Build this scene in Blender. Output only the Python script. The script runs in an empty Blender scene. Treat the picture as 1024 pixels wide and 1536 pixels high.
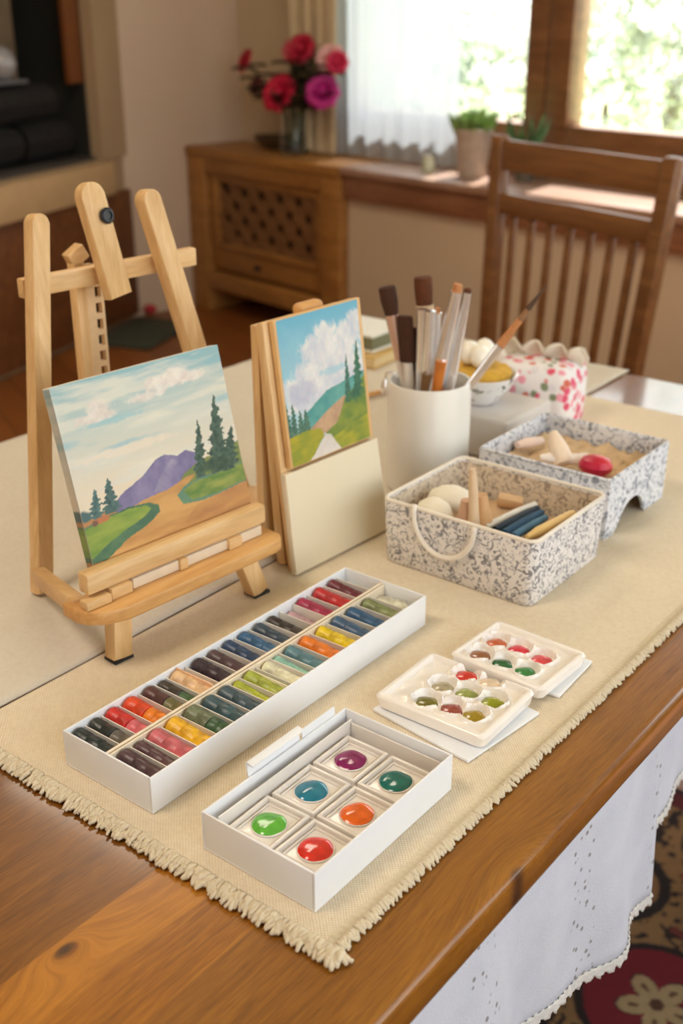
import bpy, bmesh, math, random
import numpy as np
from mathutils import Vector, Matrix, Euler
random.seed(7); rng = np.random.default_rng(5)
PI = math.pi
COL = bpy.context.scene.collection
def rad(a): return math.radians(a)
def lin(r, g, b):
    f = lambda c: c/12.92 if c <= .04045 else ((c+.055)/1.055)**2.4
    return (f(r/255), f(g/255), f(b/255), 1)

# ------------------------------------------------------------------ mesh helper
class B:
    def __init__(s): s.bm = bmesh.new()
    def _add(s, tmp, m=None):
        if m is not None: bmesh.ops.transform(tmp, matrix=m, verts=tmp.verts)
        me = bpy.data.meshes.new('tmp'); tmp.to_mesh(me); tmp.free()
        s.bm.from_mesh(me); bpy.data.meshes.remove(me); return s
    def box(s, c, d, bev=0, rot=None, seg=2):
        t = bmesh.new(); bmesh.ops.create_cube(t, size=1)
        bmesh.ops.scale(t, vec=d, verts=t.verts)
        if bev: bmesh.ops.bevel(t, geom=t.edges[:], offset=min(bev, min(d)*.49), segments=seg, affect='EDGES', profile=.5)
        m = Matrix.Translation(c)
        if rot is not None: m = m @ (rot.to_4x4() if isinstance(rot, Matrix) else Euler(rot).to_matrix().to_4x4())
        return s._add(t, m)
    def span(s, a, b, bev=0, seg=2):
        return s.box([(a[i]+b[i])/2 for i in range(3)], [abs(b[i]-a[i]) for i in range(3)], bev, None, seg)
    def beam(s, p0, p1, w, d, wdir, bev=.001, over=0):       # box from p0 to p1, w along wdir
        p0, p1 = Vector(p0), Vector(p1); ax = (p1-p0); L = ax.length; ax.normalize()
        wv = Vector(wdir); wv = (wv-ax*wv.dot(ax)).normalized(); dv = ax.cross(wv)
        m = Matrix((wv, dv, ax)).transposed()
        return s.box((p0+p1)/2, (w, d, L+over), bev, m)
    def prism(s, poly, h, m, bev=0, seg=2):                      # poly in xy extruded to +-h/2
        t = bmesh.new()
        lo = [t.verts.new((x, y, -h/2)) for x, y in poly]; hi = [t.verts.new((x, y, h/2)) for x, y in poly]
        t.faces.new(lo[::-1]); t.faces.new(hi); n = len(poly)
        for i in range(n): t.faces.new((lo[i], lo[(i+1) % n], hi[(i+1) % n], hi[i]))
        if bev:
            ed = [e for e in t.edges if (e.verts[0].co.z*e.verts[1].co.z) > 0]
            bmesh.ops.bevel(t, geom=ed, offset=bev, segments=seg, affect='EDGES', profile=.5)
        bmesh.ops.recalc_face_normals(t, faces=t.faces)
        return s._add(t, m)
    def lathe(s, prof, m=None, seg=32, sx=1, sy=1, wob=None):
        t = bmesh.new(); rings = []
        for r, z in prof:
            if r < 1e-6: rings.append([t.verts.new((0, 0, z))]); continue
            rings.append([t.verts.new((r*sx*math.cos(2*PI*k/seg), r*sy*math.sin(2*PI*k/seg), z)) for k in range(seg)])
        for a, b in zip(rings, rings[1:]):
            for k in range(seg):
                k2 = (k+1) % seg
                if len(a) == 1 and len(b) > 1: t.faces.new((a[0], b[k2], b[k]))
                elif len(b) == 1 and len(a) > 1: t.faces.new((a[k], a[k2], b[0]))
                elif len(a) > 1: t.faces.new((a[k], a[k2], b[k2], b[k]))
        for rr, fl in ((rings[0], True), (rings[-1], False)):
            if len(rr) > 1: t.faces.new(rr[::-1] if fl else rr)
        if wob:
            for v in t.verts: v.co = Vector(wob(v.co))
        bmesh.ops.recalc_face_normals(t, faces=t.faces)
        return s._add(t, m)
    def tube(s, pts, r, seg=10, flat=1):
        t = bmesh.new(); pts = [Vector(p) for p in pts]; n = len(pts)
        rs = r if isinstance(r, (list, tuple)) else [r]*n
        rings = []; d0 = (pts[1]-pts[0]).normalized(); u = d0.cross(Vector((0, 0, 1)) if abs(d0.z) < .9 else Vector((1, 0, 0))).normalized()
        for i, p in enumerate(pts):
            d = (pts[min(i+1, n-1)]-pts[max(i-1, 0)]).normalized()
            u = (u-d*u.dot(d)).normalized(); v = u.cross(d).normalized()
            rings.append([t.verts.new(p+(u*math.cos(2*PI*k/seg)+v*flat*math.sin(2*PI*k/seg))*rs[i]) for k in range(seg)])
        for a, b in zip(rings, rings[1:]):
            for k in range(seg): t.faces.new((a[k], a[(k+1) % seg], b[(k+1) % seg], b[k]))
        t.faces.new(rings[0]); t.faces.new(rings[-1])
        bmesh.ops.recalc_face_normals(t, faces=t.faces)
        return s._add(t)
    def grid(s, nx, ny, f, close=False):
        vs = [[s.bm.verts.new(f(i/nx, j/ny)) for j in range(ny+1)] for i in range(nx+1)]
        for i in range(nx):
            for j in range(ny): s.bm.faces.new((vs[i][j], vs[i+1][j], vs[i+1][j+1], vs[i][j+1]))
        return s
    def build(s, name, mat, parent=None, ang=35, solid=0, m=None, recalc=False):
        if recalc: bmesh.ops.recalc_face_normals(s.bm, faces=s.bm.faces)
        me = bpy.data.meshes.new(name); s.bm.to_mesh(me); s.bm.free()
        if m is not None:
            me.transform(m)
            if m.determinant() < 0: me.flip_normals()
        me.shade_smooth(); me.set_sharp_from_angle(angle=rad(ang))
        o = bpy.data.objects.new(name, me); COL.objects.link(o)
        if mat: me.materials.append(mat)
        if parent: o.parent = parent
        if solid:
            md = o.modifiers.new('Solidify', 'SOLIDIFY'); md.thickness = solid; md.offset = -1
        return o

def tag(o, label, cat, group=None, kind=None):
    o['label'] = label; o['category'] = cat
    if group: o['group'] = group
    if kind: o['kind'] = kind
    return o
def struct(o): o['kind'] = 'structure'; return o
def thing(name, label, cat, loc=(0, 0, 0), rz=0, group=None):
    o = bpy.data.objects.new(name, None); COL.objects.link(o); o.empty_display_size = .02
    o.location = loc; o.rotation_euler = (0, 0, rz); return tag(o, label, cat, group)
def copy_tree(o, parent=None, keep=True):
    c = o.copy(); COL.objects.link(c); c.parent = parent
    for ch in [x for x in bpy.data.objects if x.parent == o and x != c]: copy_tree(ch, c)
    return c

# ------------------------------------------------------------------ material helper
class NT:
    def __init__(s, name):
        s.m = bpy.data.materials.new(name); s.m.use_nodes = True; s.t = s.m.node_tree
        s.b = s.t.nodes['Principled BSDF']; s.out = s.t.nodes['Material Output']
    def n(s, kind, **kw):
        nd = s.t.nodes.new('ShaderNode'+kind)
        for k, v in kw.items():
            if k.startswith('_'): setattr(nd, k[1:], v)
            else:
                key = k.replace('0', ' ') if not k[0] == 'i' or not k[1:].isdigit() else int(k[1:])
                s.set(nd.inputs[key], v)
        return nd
    def set(s, inp, v):
        if isinstance(v, bpy.types.NodeSocket): s.t.links.new(v, inp)
        else: inp.default_value = v
    def bs(s, key, v): s.set(s.b.inputs[key], v)
    def math(s, op, a, b=0, c=0):
        nd = s.t.nodes.new('ShaderNodeMath'); nd.operation = op
        s.set(nd.inputs[0], a); s.set(nd.inputs[1], b); s.set(nd.inputs[2], c); return nd.outputs[0]
    def mix(s, f, a, b, mode='MIX'):
        nd = s.t.nodes.new('ShaderNodeMix'); nd.data_type = 'RGBA'; nd.blend_type = mode
        s.set(nd.inputs[0], f); s.set(nd.inputs[6], a); s.set(nd.inputs[7], b); return nd.outputs[2]
    def ramp(s, f, stops, interp='LINEAR'):
        nd = s.t.nodes.new('ShaderNodeValToRGB'); s.set(nd.inputs[0], f); cr = nd.color_ramp; cr.interpolation = interp
        while len(cr.elements) < len(stops): cr.elements.new(.5)
        for e, (p, c) in zip(cr.elements, stops): e.position = p; e.color = c
        return nd.outputs[0]
    def step(s, v, lo, hi):
        nd = s.t.nodes.new('ShaderNodeMapRange'); nd.interpolation_type = 'SMOOTHSTEP'
        s.set(nd.inputs[0], v); nd.inputs[1].default_value = lo; nd.inputs[2].default_value = hi; return nd.outputs[0]
    def co(s, scale=(1, 1, 1), rot=(0, 0, 0), loc=(0, 0, 0), kind='Object'):
        tc = s.t.nodes.new('ShaderNodeTexCoord'); mp = s.t.nodes.new('ShaderNodeMapping')
        s.t.links.new(tc.outputs[kind], mp.inputs[0]); mp.inputs['Scale'].default_value = scale
        mp.inputs['Rotation'].default_value = rot; mp.inputs['Location'].default_value = loc; return mp.outputs[0]
    def noise(s, vec, scale, detail=3, dist=0, rough=.5):
        nd = s.t.nodes.new('ShaderNodeTexNoise'); s.set(nd.inputs['Vector'], vec); nd.inputs['Scale'].default_value = scale
        nd.inputs['Detail'].default_value = detail; nd.inputs['Distortion'].default_value = dist; nd.inputs['Roughness'].default_value = rough
        return nd.outputs[0]
    def vor(s, vec, scale, feat='F1', out='Distance'):
        nd = s.t.nodes.new('ShaderNodeTexVoronoi'); nd.feature = feat; s.set(nd.inputs['Vector'], vec); nd.inputs['Scale'].default_value = scale
        return nd.outputs[out]
    def bump(s, h, strength=.3, dist=.001):
        nd = s.t.nodes.new('ShaderNodeBump'); s.set(nd.inputs['Height'], h); nd.inputs['Strength'].default_value = strength
        nd.inputs['Distance'].default_value = dist; s.t.links.new(nd.outputs[0], s.b.inputs['Normal'])

def plain(name, c, rough=.5, var=.08, scale=60, metal=0, bump=0, spec=.5, coat=0, bscale=None, sheen=0, sss=0, trans=0):
    t = NT(name); v = t.co()
    n = t.noise(v, scale, 4)
    d = (c[0]*(1-var), c[1]*(1-var), c[2]*(1-var), 1); u = tuple(min(1, x*(1+var)) for x in c[:3])+(1,)
    t.bs('Base Color', t.ramp(n, [(.3, d), (.7, u)])); t.bs('Roughness', rough); t.bs('Metallic', metal)
    t.bs('Specular IOR Level', spec); t.bs('Coat Weight', coat)
    if sheen: t.bs('Sheen Weight', sheen)
    if trans: t.bs('Transmission Weight', trans)
    if sss: t.bs('Subsurface Weight', sss); t.bs('Subsurface Radius', (.005, .003, .002)); t.bs('Subsurface Scale', .5)
    if bump: t.bump(t.noise(v, bscale or scale*5, 4), bump, .001)
    return t.m
def wood(name, dark, mid, light, axis='Y', size=1, rough=.45, coat=0, bump=.12, rot=None):
    t = NT(name)
    sc = {'X': (1.2, 14, 14), 'Y': (14, 1.2, 14), 'Z': (14, 14, 1.2)}[axis]
    v = t.co(tuple(x*size for x in sc))
    n1 = t.noise(v, 1.6, 5, .7, .6); n2 = t.noise(v, 9, 3, .2)
    w = t.math('ADD', t.math('MULTIPLY', n1, .7), t.math('MULTIPLY', n2, .3))
    t.bs('Base Color', t.ramp(w, [(.33, dark), (.5, mid), (.66, light)])); t.bs('Roughness', rough); t.bs('Coat Weight', coat); t.bs('Coat Roughness', .35 if coat > .8 else .2)
    t.bump(n2, bump, .0006); return t.m

MT = {}
MT['pineZ'] = wood('easel_pine_upright', lin(204, 162, 108), lin(222, 182, 128), lin(234, 200, 150), 'Z', 3)
MT['pineY'] = wood('easel_pine_cross', lin(204, 162, 108), lin(222, 182, 128), lin(234, 200, 150), 'Y', 3)
MT['pineX'] = wood('easel_pine_side', lin(200, 156, 102), lin(216, 174, 120), lin(228, 190, 138), 'X', 3)
MT['honeyY'] = wood('honey_pine', lin(192, 138, 78), lin(210, 158, 96), lin(222, 174, 112), 'Y', 3)
MT['cab'] = wood('cabinet_oak', lin(138, 92, 42), lin(160, 110, 54), lin(178, 126, 66), 'X', 1, .5)
MT['chairw'] = wood('chair_wood', lin(104, 64, 32), lin(124, 80, 42), lin(142, 96, 52), 'X', 1, .35, .2)
MT['frame'] = wood('window_frame_wood', lin(104, 68, 42), lin(126, 86, 54), lin(142, 100, 66), 'X', 1, .35, .2)
MT['apron'] = wood('sill_wood', lin(124, 80, 52), lin(146, 98, 68), lin(162, 114, 84), 'X', 1, .38, .9)
MT['card'] = plain('white_card', lin(238, 238, 240), .55, .02, 20)
MT['plastic'] = plain('white_plastic', lin(236, 228, 220), .25, .02, 30, coat=.3)
MT['palette'] = plain('palette_plastic', lin(246, 238, 230), .2, .02, 30, coat=.5)
MT['rubber'] = plain('black_rubber', lin(30, 30, 34), .6)
MT['steel'] = plain('brushed_steel', lin(250, 250, 252), .24, .04, 200, metal=.92)
MT['white'] = plain('white_ceramic', lin(232, 228, 220), .35, .015, 10, coat=.25)
MT['black'] = plain('black_metal', lin(26, 30, 38), .3)
MT['wall'] = plain('wall_plaster', lin(208, 186, 166), .85, .03, 3, bump=.15, bscale=90)
MT['wallw'] = plain('window_wall_plaster', lin(206, 186, 158), .85, .03, 3, bump=.1, bscale=90)

def table_mat():
    t = NT('varnished_table_wood'); tc = t.co(); 
    sep = t.n('SeparateXYZ'); t.set(sep.inputs[0], tc); X, Y, Z = sep.outputs
    # knots bend the grain around them
    def knot(kx, ky, r, z=None):
        dx = t.math('MULTIPLY', t.math('SUBTRACT', X, kx), 1.0); dy = t.math('MULTIPLY', t.math('SUBTRACT', Y, ky), .55)
        return t.math('SQRT', t.math('ADD', t.math('MULTIPLY', dx, dx), t.math('MULTIPLY', dy, dy)))
    k1 = knot(-.3897, .264, 1); k2 = knot(-.232, .462, 1); k3 = knot(-.42, -.05, 1)
    bend = t.math('MULTIPLY', t.math('ADD', t.math('EXPONENT', t.math('MULTIPLY', k1, -90)), t.math('EXPONENT', t.math('MULTIPLY', k2, -60))), .045)
    cmb = t.n('CombineXYZ'); t.set(cmb.inputs[0], t.math('ADD', X, bend)); t.set(cmb.inputs[1], t.math('MULTIPLY', Y, .055)); t.set(cmb.inputs[2], t.math('MULTIPLY', Z, 1))
    n1 = t.noise(cmb.outputs[0], 38, 5, .5, .6); n2 = t.noise(cmb.outputs[0], 420, 3, .1, .6); n3 = t.noise(cmb.outputs[0], 9, 2, .4)
    n4 = t.noise(cmb.outputs[0], 1200, 2, 0, .6); w = t.math('ADD', t.math('ADD', t.math('MULTIPLY', n1, .34), t.math('MULTIPLY', n2, .28)), t.math('ADD', t.math('MULTIPLY', n3, .18), t.math('MULTIPLY', n4, .20)))
    base = t.ramp(w, [(.34, lin(86, 46, 8)), (.48, lin(136, 82, 15)), (.64, lin(170, 110, 29))])
    # boards: tone steps across the width
    pl = t.math('ADD', X, 1.1)
    seg = t.ramp(pl, [(0, (.80,)*3+(1,)), (.36, (.95,)*3+(1,)), (.52, (.74, .72, .70, 1)), (.70, (1.3, 1.3, 1.2, 1)), (.776, (.90, .89, .86, 1))], 'CONSTANT')
    base = t.mix(1.0, base, seg, 'MULTIPLY')
    for k, r in ((k1, .0032), (k2, .0035), (k3, .004)):
        f = t.math('SUBTRACT', 1, t.step(t.math('ADD', k, t.math('MULTIPLY', n1, .003)), r*.7, r*2.2))
        base = t.mix(t.math('MULTIPLY', f, .9), base, lin(50, 24, 10))
    t.bs('Base Color', base); t.bs('Roughness', t.math('ADD', .26, t.math('MULTIPLY', n1, .12))); t.bs('Coat Weight', .7); t.bs('Coat Roughness', .10)
    t.bump(n2, .12, .0004); return t.m
MT['table'] = table_mat()

def burlap():
    t = NT('woven_burlap'); v = t.co(); sep = t.n('SeparateXYZ'); wob = t.noise(v, 60, 2)
    t.set(sep.inputs[0], v); X, Y, Z = sep.outputs
    k = 2*PI/.0024; jit = t.math('MULTIPLY', wob, 3.5)
    sx = t.math('SINE', t.math('ADD', t.math('MULTIPLY', X, k), jit)); sy = t.math('SINE', t.math('ADD', t.math('MULTIPLY', Y, k), jit))
    wv = t.math('MULTIPLY', t.math('ADD', t.math('MULTIPLY', sx, sy), 1), .5)
    big = t.noise(v, 5, 4); th = t.noise(v, 300, 2)
    c = t.mix(t.math('MULTIPLY', t.math('ADD', wv, th), .5), lin(204, 180, 146), lin(250, 239, 218))
    c = t.mix(t.math('MULTIPLY', big, .4), c, lin(228, 206, 172))
    t.bs('Base Color', c); t.bs('Roughness', .95); t.bs('Specular IOR Level', .15); t.bs('Sheen Weight', .1)
    wr = t.math('MULTIPLY', t.noise(t.co((6, 2.5, 1), (0, 0, .5)), 2.6, 3, .8), 9)
    t.bump(t.math('ADD', wv, wr), .55, .0006); return t.m
MT['burlap'] = burlap()
def linen(name, a, b, k=.0016, bump=.35):
    t = NT(name); v = t.co(); sep = t.n('SeparateXYZ'); t.set(sep.inputs[0], v); X, Y, Z = sep.outputs
    n = t.noise(v, 7, 4); f = t.noise(t.co((1, 1, 1)), 260, 3); q = 2*PI/k
    wv = t.math('MULTIPLY', t.math('SINE', t.math('MULTIPLY', X, q)), t.math('SINE', t.math('MULTIPLY', t.math('ADD', Y, Z), q)))
    c = t.mix(t.math('ADD', t.math('MULTIPLY', n, .5), t.math('MULTIPLY', f, .5)), a, b)
    t.bs('Base Color', c); t.bs('Roughness', .92); t.bs('Specular IOR Level', .15)
    wr = t.math('MULTIPLY', t.noise(t.co((5, 2, 1)), 2, 3, 1), 6)
    t.bump(t.math('ADD', t.math('ADD', wv, f), wr), bump, .0008); return t.m
MT['linen'] = linen('grey_linen', lin(200, 188, 170), lin(234, 224, 208))
MT['fringe'] = linen('cream_yarn', lin(226, 206, 172), lin(250, 238, 214), .0009, .5)

def skirt_mat():
    t = NT('white_eyelet_cotton'); v = t.co(); n = t.noise(v, 30, 4); th = t.noise(v, 600, 2)
    c = t.mix(n, lin(198, 200, 210), lin(222, 222, 230))
    sep = t.n('SeparateXYZ'); t.set(sep.inputs[0], v); X, Y, Z = sep.outputs
    d = t.vor(t.co((1, 1, 1)), 130); hole = t.math('SUBTRACT', 1, t.step(d, .16, .3))
    bandmask = t.step(t.math('SINE', t.math('MULTIPLY', Y, 46)), .72, .86)
    c = t.mix(t.math('MULTIPLY', t.math('MULTIPLY', hole, bandmask), .75), c, lin(120, 108, 104))
    t.bs('Base Color', c); t.bs('Roughness', .9); t.bs('Specular IOR Level', .1); t.bs('Subsurface Weight', 0)
    t.bump(t.math('ADD', th, t.math('MULTIPLY', n, 3)), .4, .001); return t.m
MT['skirt'] = skirt_mat()

def print_fabric(name, base, ink, ink2, scale, th=.53):
    t = NT(name); v = t.co()
    a = t.noise(v, scale, 2, 1.6, .55); b = t.noise(t.co((1, 1, 1), (.3, .5, .2), (3, 1, 2)), scale*.8, 2, 2.2, .55)
    m1 = t.step(a, th, th+.05); m2 = t.step(b, th+.02, th+.07); big = t.noise(v, 18, 2)
    c = t.mix(t.math('MULTIPLY', m1, .8), base, ink); c = t.mix(t.math('MULTIPLY', m2, .65), c, ink2)
    t.bs('Base Color', c); t.bs('Roughness', .9); t.bs('Specular IOR Level', .2); t.bump(t.noise(v, 900, 2), .3, .0005); return t.m
MT['basket'] = print_fabric('grey_floral_print', lin(232, 226, 222), lin(92, 90, 98), lin(146, 144, 152), 170, .545)
MT['basket2'] = print_fabric('grey_floral_print_blue', lin(226, 226, 230), lin(104, 110, 126), lin(164, 168, 182), 122, .545)
MT['liner'] = print_fabric('beige_floral_lining', lin(222, 206, 184), lin(150, 130, 112), lin(190, 172, 150), 130, .55)
MT['trimw'] = plain('cream_piping', lin(236, 226, 212), .8, .03, 90)
def pink():
    t = NT('pink_floral_print'); v = t.co()
    d = t.vor(v, 88); cc = t.vor(v, 88, out='Color'); sep = t.n('SeparateColor'); t.set(sep.inputs[0], cc)
    blob = t.math('SUBTRACT', 1, t.step(t.math('ADD', d, t.math('MULTIPLY', t.noise(v, 260, 2), .25)), .50, .62))
    colr = t.ramp(sep.outputs[0], [(0, lin(226, 90, 120)), (.3, lin(238, 160, 176)), (.55, lin(226, 220, 224)), (.75, lin(130, 140, 110)), (.88, lin(214, 110, 90))], 'CONSTANT')
    t.bs('Base Color', t.mix(blob, lin(238, 232, 232), colr)); t.bs('Roughness', .8); return t.m
MT['pink'] = pink()
def vcol(name, rough=.6, bump=.25, bs=700, coat=0):
    t = NT(name); a = t.n('Attribute'); a.attribute_name = 'Col'
    t.bs('Base Color', a.outputs[0]); t.bs('Roughness', rough); t.bs('Coat Weight', coat); t.bump(t.noise(t.co(), bs, 3), bump, .0006); return t.m
MT['artpaint'] = vcol('painted_canvas', .5, .35, 900)
MT['rugpile'] = vcol('patterned_rug_wool', .95, .6, 500)

# ------------------------------------------------------------------ camera: x right across the table, y along it
CAM_H = 1.2
cam = bpy.data.cameras.new('camera'); co = bpy.data.objects.new('camera', cam); COL.objects.link(co)
cam.sensor_fit = 'VERTICAL'; cam.sensor_height = 36; cam.sensor_width = 24; cam.lens = 1700/1536*36
co.location = (0, 0, CAM_H); co.rotation_euler = (rad(66), 0, rad(38)); cam.clip_start = .02; cam.clip_end = 200
cam.dof.use_dof = True; cam.dof.focus_distance = .72; cam.dof.aperture_fstop = 7.5
bpy.context.scene.camera = co

# ------------------------------------------------------------------ ROOM
L0 = Vector((-3.554, 3.488, 0)); DS = Vector((.9864, -.1644, 0)); DT = Vector((-.1644, -.9864, 0))
ROOM = Matrix(((DS.x, DT.x, 0, L0.x), (DS.y, DT.y, 0, L0.y), (0, 0, 1, 0), (0, 0, 0, 1)))   # (s along the window wall, t into the room, z)
def RS(b, name, mat): return b.build(name, mat, m=ROOM, recalc=True)
def rp(s, t, z=0): return ROOM @ Vector((s, t, z))

def floor_mat():
    t = NT('dark_floorboards'); v = t.co((1, 1, 1), (0, 0, rad(24)))
    br = t.n('TexBrick'); t.set(br.inputs['Vector'], v); br.inputs['Scale'].default_value = 1
    br.inputs['Brick Width'].default_value = 1.3; br.inputs['Row Height'].default_value = .11; br.inputs['Mortar Size'].default_value = .002
    br.inputs['Color1'].default_value = lin(122, 66, 26); br.inputs['Color2'].default_value = lin(160, 96, 44); br.inputs['Mortar'].default_value = lin(40, 20, 10)
    n = t.noise(t.co((1.5, 22, 1), (0, 0, rad(24))), 3, 4, .4)
    t.bs('Base Color', t.mix(t.math('MULTIPLY', n, .6), br.outputs[0], lin(84, 42, 16))); t.bs('Roughness', .38); return t.m
fl = B().span((-.2, -.5, -.06), (5.4, 4.8, 0)); struct(RS(fl, 'floor', floor_mat()))
struct(RS(B().span((-.2, -.5, 2.5), (5.4, 4.8, 2.56)), 'ceiling', plain('ceiling_paint', lin(232, 224, 212), .9, .01, 4)))
W = B(); T0, T1 = -.46, -.30
W.span((-.2, T0, 0), (.62, T1, 2.5)).span((.62, T0, 0), (5.3, T1, .675)).span((.62, T0, 2.12), (5.3, T1, 2.5)).span((3.25, T0, .675), (3.5, T1, 2.12)).span((4.95, T0, .675), (5.3, T1, 2.12))
W.span((.965, T1, 0), (5.2, -.035, .648))
struct(RS(W, 'wall_window_side', MT['wallw']))
struct(RS(B().span((-.15, -.3, 0), (0, .325, 2.5)).span((-.15, 1.75, 0), (0, 4.75, 2.5)), 'wall_left', MT['wall']))
struct(RS(B().span((-.15, 4.6, 0), (5.35, 4.75, 2.5)), 'wall_back', MT['wall']))
struct(RS(B().span((5.2, -.46, 0), (5.35, .4, 2.5)).span((5.2, .4, 0), (5.35, 3.4, .7)).span((5.2, .4, 2.25), (5.35, 3.4, 2.5)).span((5.2, 3.4, 0), (5.35, 4.6, 2.5)), 'wall_right', MT['wall']))
# windows
def glass_mat():
    t = NT('window_glass'); tr = t.n('BsdfTransparent'); gl = t.n('BsdfGlossy'); gl.inputs['Roughness'].default_value = .02
    fr = t.n('Fresnel'); fr.inputs[0].default_value = 1.45; mx = t.n('MixShader')
    t.set(mx.inputs[0], t.math('MULTIPLY', fr.outputs[0], .5)); t.set(mx.inputs[1], tr.outputs[0]); t.set(mx.inputs[2], gl.outputs[0]); t.set(t.out.inputs[0], mx.outputs[0]); return t.m
MT['pane'] = glass_mat()
def window(name, a, b, z0, z1, fr=.07, axis='s', t0=-.40, t1=-.31, fb=None):
    f = B(); fb = fb or fr
    def sp(p, q, bev=.006):
        if axis == 's': f.span((p[0], p[1], p[2]), (q[0], q[1], q[2]), bev)
        else: f.span((p[1], p[0], p[2]), (q[1], q[0], q[2]), bev)
    sp((a, t0, z0), (a+fr, t1, z1)); sp((b-fr, t0, z0), (b, t1, z1)); sp((a+fr, t0, z0), (b-fr, t1, z0+fb)); sp((a+fr, t0, z1-fr), (b-fr, t1, z1))
    o = struct(RS(f, name, MT['frame'])); f = B(); tm = (t0+t1)/2
    sp((a+fr-.005, tm-.003, z0+fb-.005), (b-fr+.005, tm+.003, z1-fr+.005), 0)
    g = RS(f, 'pane', MT['pane']); g.parent = o
    return o
window('window_1', .62, 1.612, .675, 2.12, .085, fb=.168)
window('window_2', 1.617, 3.25, .675, 2.12, .092, fb=.172)
window('window_3', 3.5, 4.95, .675, 2.12, .08)
window('window_4', .4, 3.4, .7, 2.25, .08, axis='t', t0=5.23, t1=5.32)
struct(RS(B().span((.966, -.3, .65), (5.2, .012, .677), .006), 'trim_1', wood('sill_glare_wood', lin(150, 116, 94), lin(170, 134, 112), lin(184, 150, 128), 'X', 1, .38, .9)))       # the long sill, its wood lightened to stand in for window glare
struct(RS(B().span((.966, -.033, .566), (5.2, -.008, .649), .003), 'trim_2', MT['apron']))
# fireplace: chimney breast standing at an angle
P0 = Vector((-3.586, 3.164, 0)); GD = Vector((math.sin(rad(-18)), math.cos(rad(-18)), 0)); GN = Vector((GD.y, -GD.x, 0))
FIRE = Matrix(((GD.x, GN.x, 0, P0.x), (GD.y, GN.y, 0, P0.y), (0, 0, 1, 0), (0, 0, 0, 1)))    # (g, outwards, z)
f = B().span((-.135, -.5, .66), (.06, 0, 2.5)).span((-1.6, -.5, 1.75), (-.135, 0, 2.5)).span((-1.6, -.5, .66), (-1.2, 0, 1.75))
f.span((-1.6, -.5, 0), (.06, -.01, .66))
struct(f.build('wall_fireplace', plain('chimney_plaster', lin(172, 146, 114), .85, .03, 3), m=FIRE, recalc=True))
fp = thing('fireplace', 'dark open fireplace above a beige ledge by the white wall corner', 'fireplace')
B().span((-1.6, -.006, .02), (.03, .016, .53), .003).build('wood_panel', wood('panel_wood', lin(92, 52, 24), lin(112, 66, 32), lin(128, 78, 40), 'X', 1, .5), fp, m=FIRE, recalc=True)
B().span((-1.6, -.006, .53), (-.12, .04, .655), .006).build('hearth_ledge', plain('ledge_stone', lin(196, 162, 118), .7, .05, 20), fp, m=FIRE, recalc=True)
B().span((-1.19, -.49, .662), (-.136, -.47, 1.74)).span((-.15, -.49, .662), (-.137, -.05, 1.74)).span((-1.199, -.49, .662), (-1.185, -.05, 1.74)).build('firebox', plain('soot_black', lin(30, 30, 24), .8), fp, m=FIRE, recalc=True)
B().span((-1.18, -.45, .662), (-.152, -.02, .672), .002).build('hearth_slab', plain('hearth_slate', lin(74, 68, 62), .6), fp, m=FIRE, recalc=True)
B().span((-.235, -.075, .94), (-.137, -.05, 1.745), .004).build('brown_side_panel', plain('rust_brown', lin(118, 66, 24), .6), fp, m=FIRE, recalc=True)
B().span((-1.15, -.16, .96), (-.435, -.135, 1.74), .01).build('back_plate', plain('taupe_plate', lin(112, 96, 76), .6, .25, 9), fp, m=FIRE, recalc=True)
lg = plain('charred_log', lin(13, 11, 10), .85, .4, 60, bump=.6)
for i, (g, w, z, r, ln, a) in enumerate(((-.36, -.13, .750, .075, .30, .0), (-.72, -.13, .750, .075, .36, .0), (-.52, -.30, .88, .075, .5, .0), (-.42, -.30, .745, .07, .46, .0), (-.56, -.12, .885, .07, .5, .0))):
    p = [FIRE @ Vector((g-ln/2*math.cos(a), w-ln/2*math.sin(a), z)), FIRE @ Vector((g, w, z+.006)), FIRE @ Vector((g+ln/2*math.cos(a), w+ln/2*math.sin(a), z))]
    tag(B().tube(p, [r*.9, r, r*.85], 9).build('fire_log', lg), ['charred log lying at the front right of the fireplace', 'charred log lying front and centre in the fireplace', 'charred log on top of the pile in the fireplace', 'short charred log at the back right of the fireplace', 'long charred log at the left end of the fireplace pile'][i], 'log', 'charred logs in the fireplace')
tag(B().lathe([(0, 0), (.03, .004), (.052, .03), (.055, .055), (.04, .09), (.018, .106), (0, .108)], Matrix.Translation(FIRE @ Vector((-.585, -.10, .972))), 24).build('glass_ball', plain('grey_glass', lin(150, 148, 150), .15, .1, 40, coat=1)), 'round greyish glass ball gleaming inside the dark fireplace', 'ornament')
tag(B().span((-.84, -.14, .958), (-.50, -.05, .970), .004).build('grey_slate_piece', plain('grey_slab', lin(104, 106, 110), .5), m=FIRE, recalc=True), 'thin grey slab lying across the logs inside the fireplace', 'slab')
tag(B().span((-.42, .03, .001), (.0, .30, .012), .003).build('floor_mat', plain('mat_green', lin(62, 66, 52), .95, .15, 200, bump=.5), m=FIRE, recalc=True), 'dark green floor mat at the foot of the white wall corner', 'mat')
bc = FIRE @ Vector((.06, .05, .014))
tag(B().lathe([(0, 0), (.02, .002), (.028, .014), (.026, .026), (.012, .036), (0, .038)], Matrix.Translation(bc), 16).build('small_ball', plain('red_rubber', lin(176, 36, 50), .5)), 'small red ball on the floor by the white wall corner', 'ball')

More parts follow.
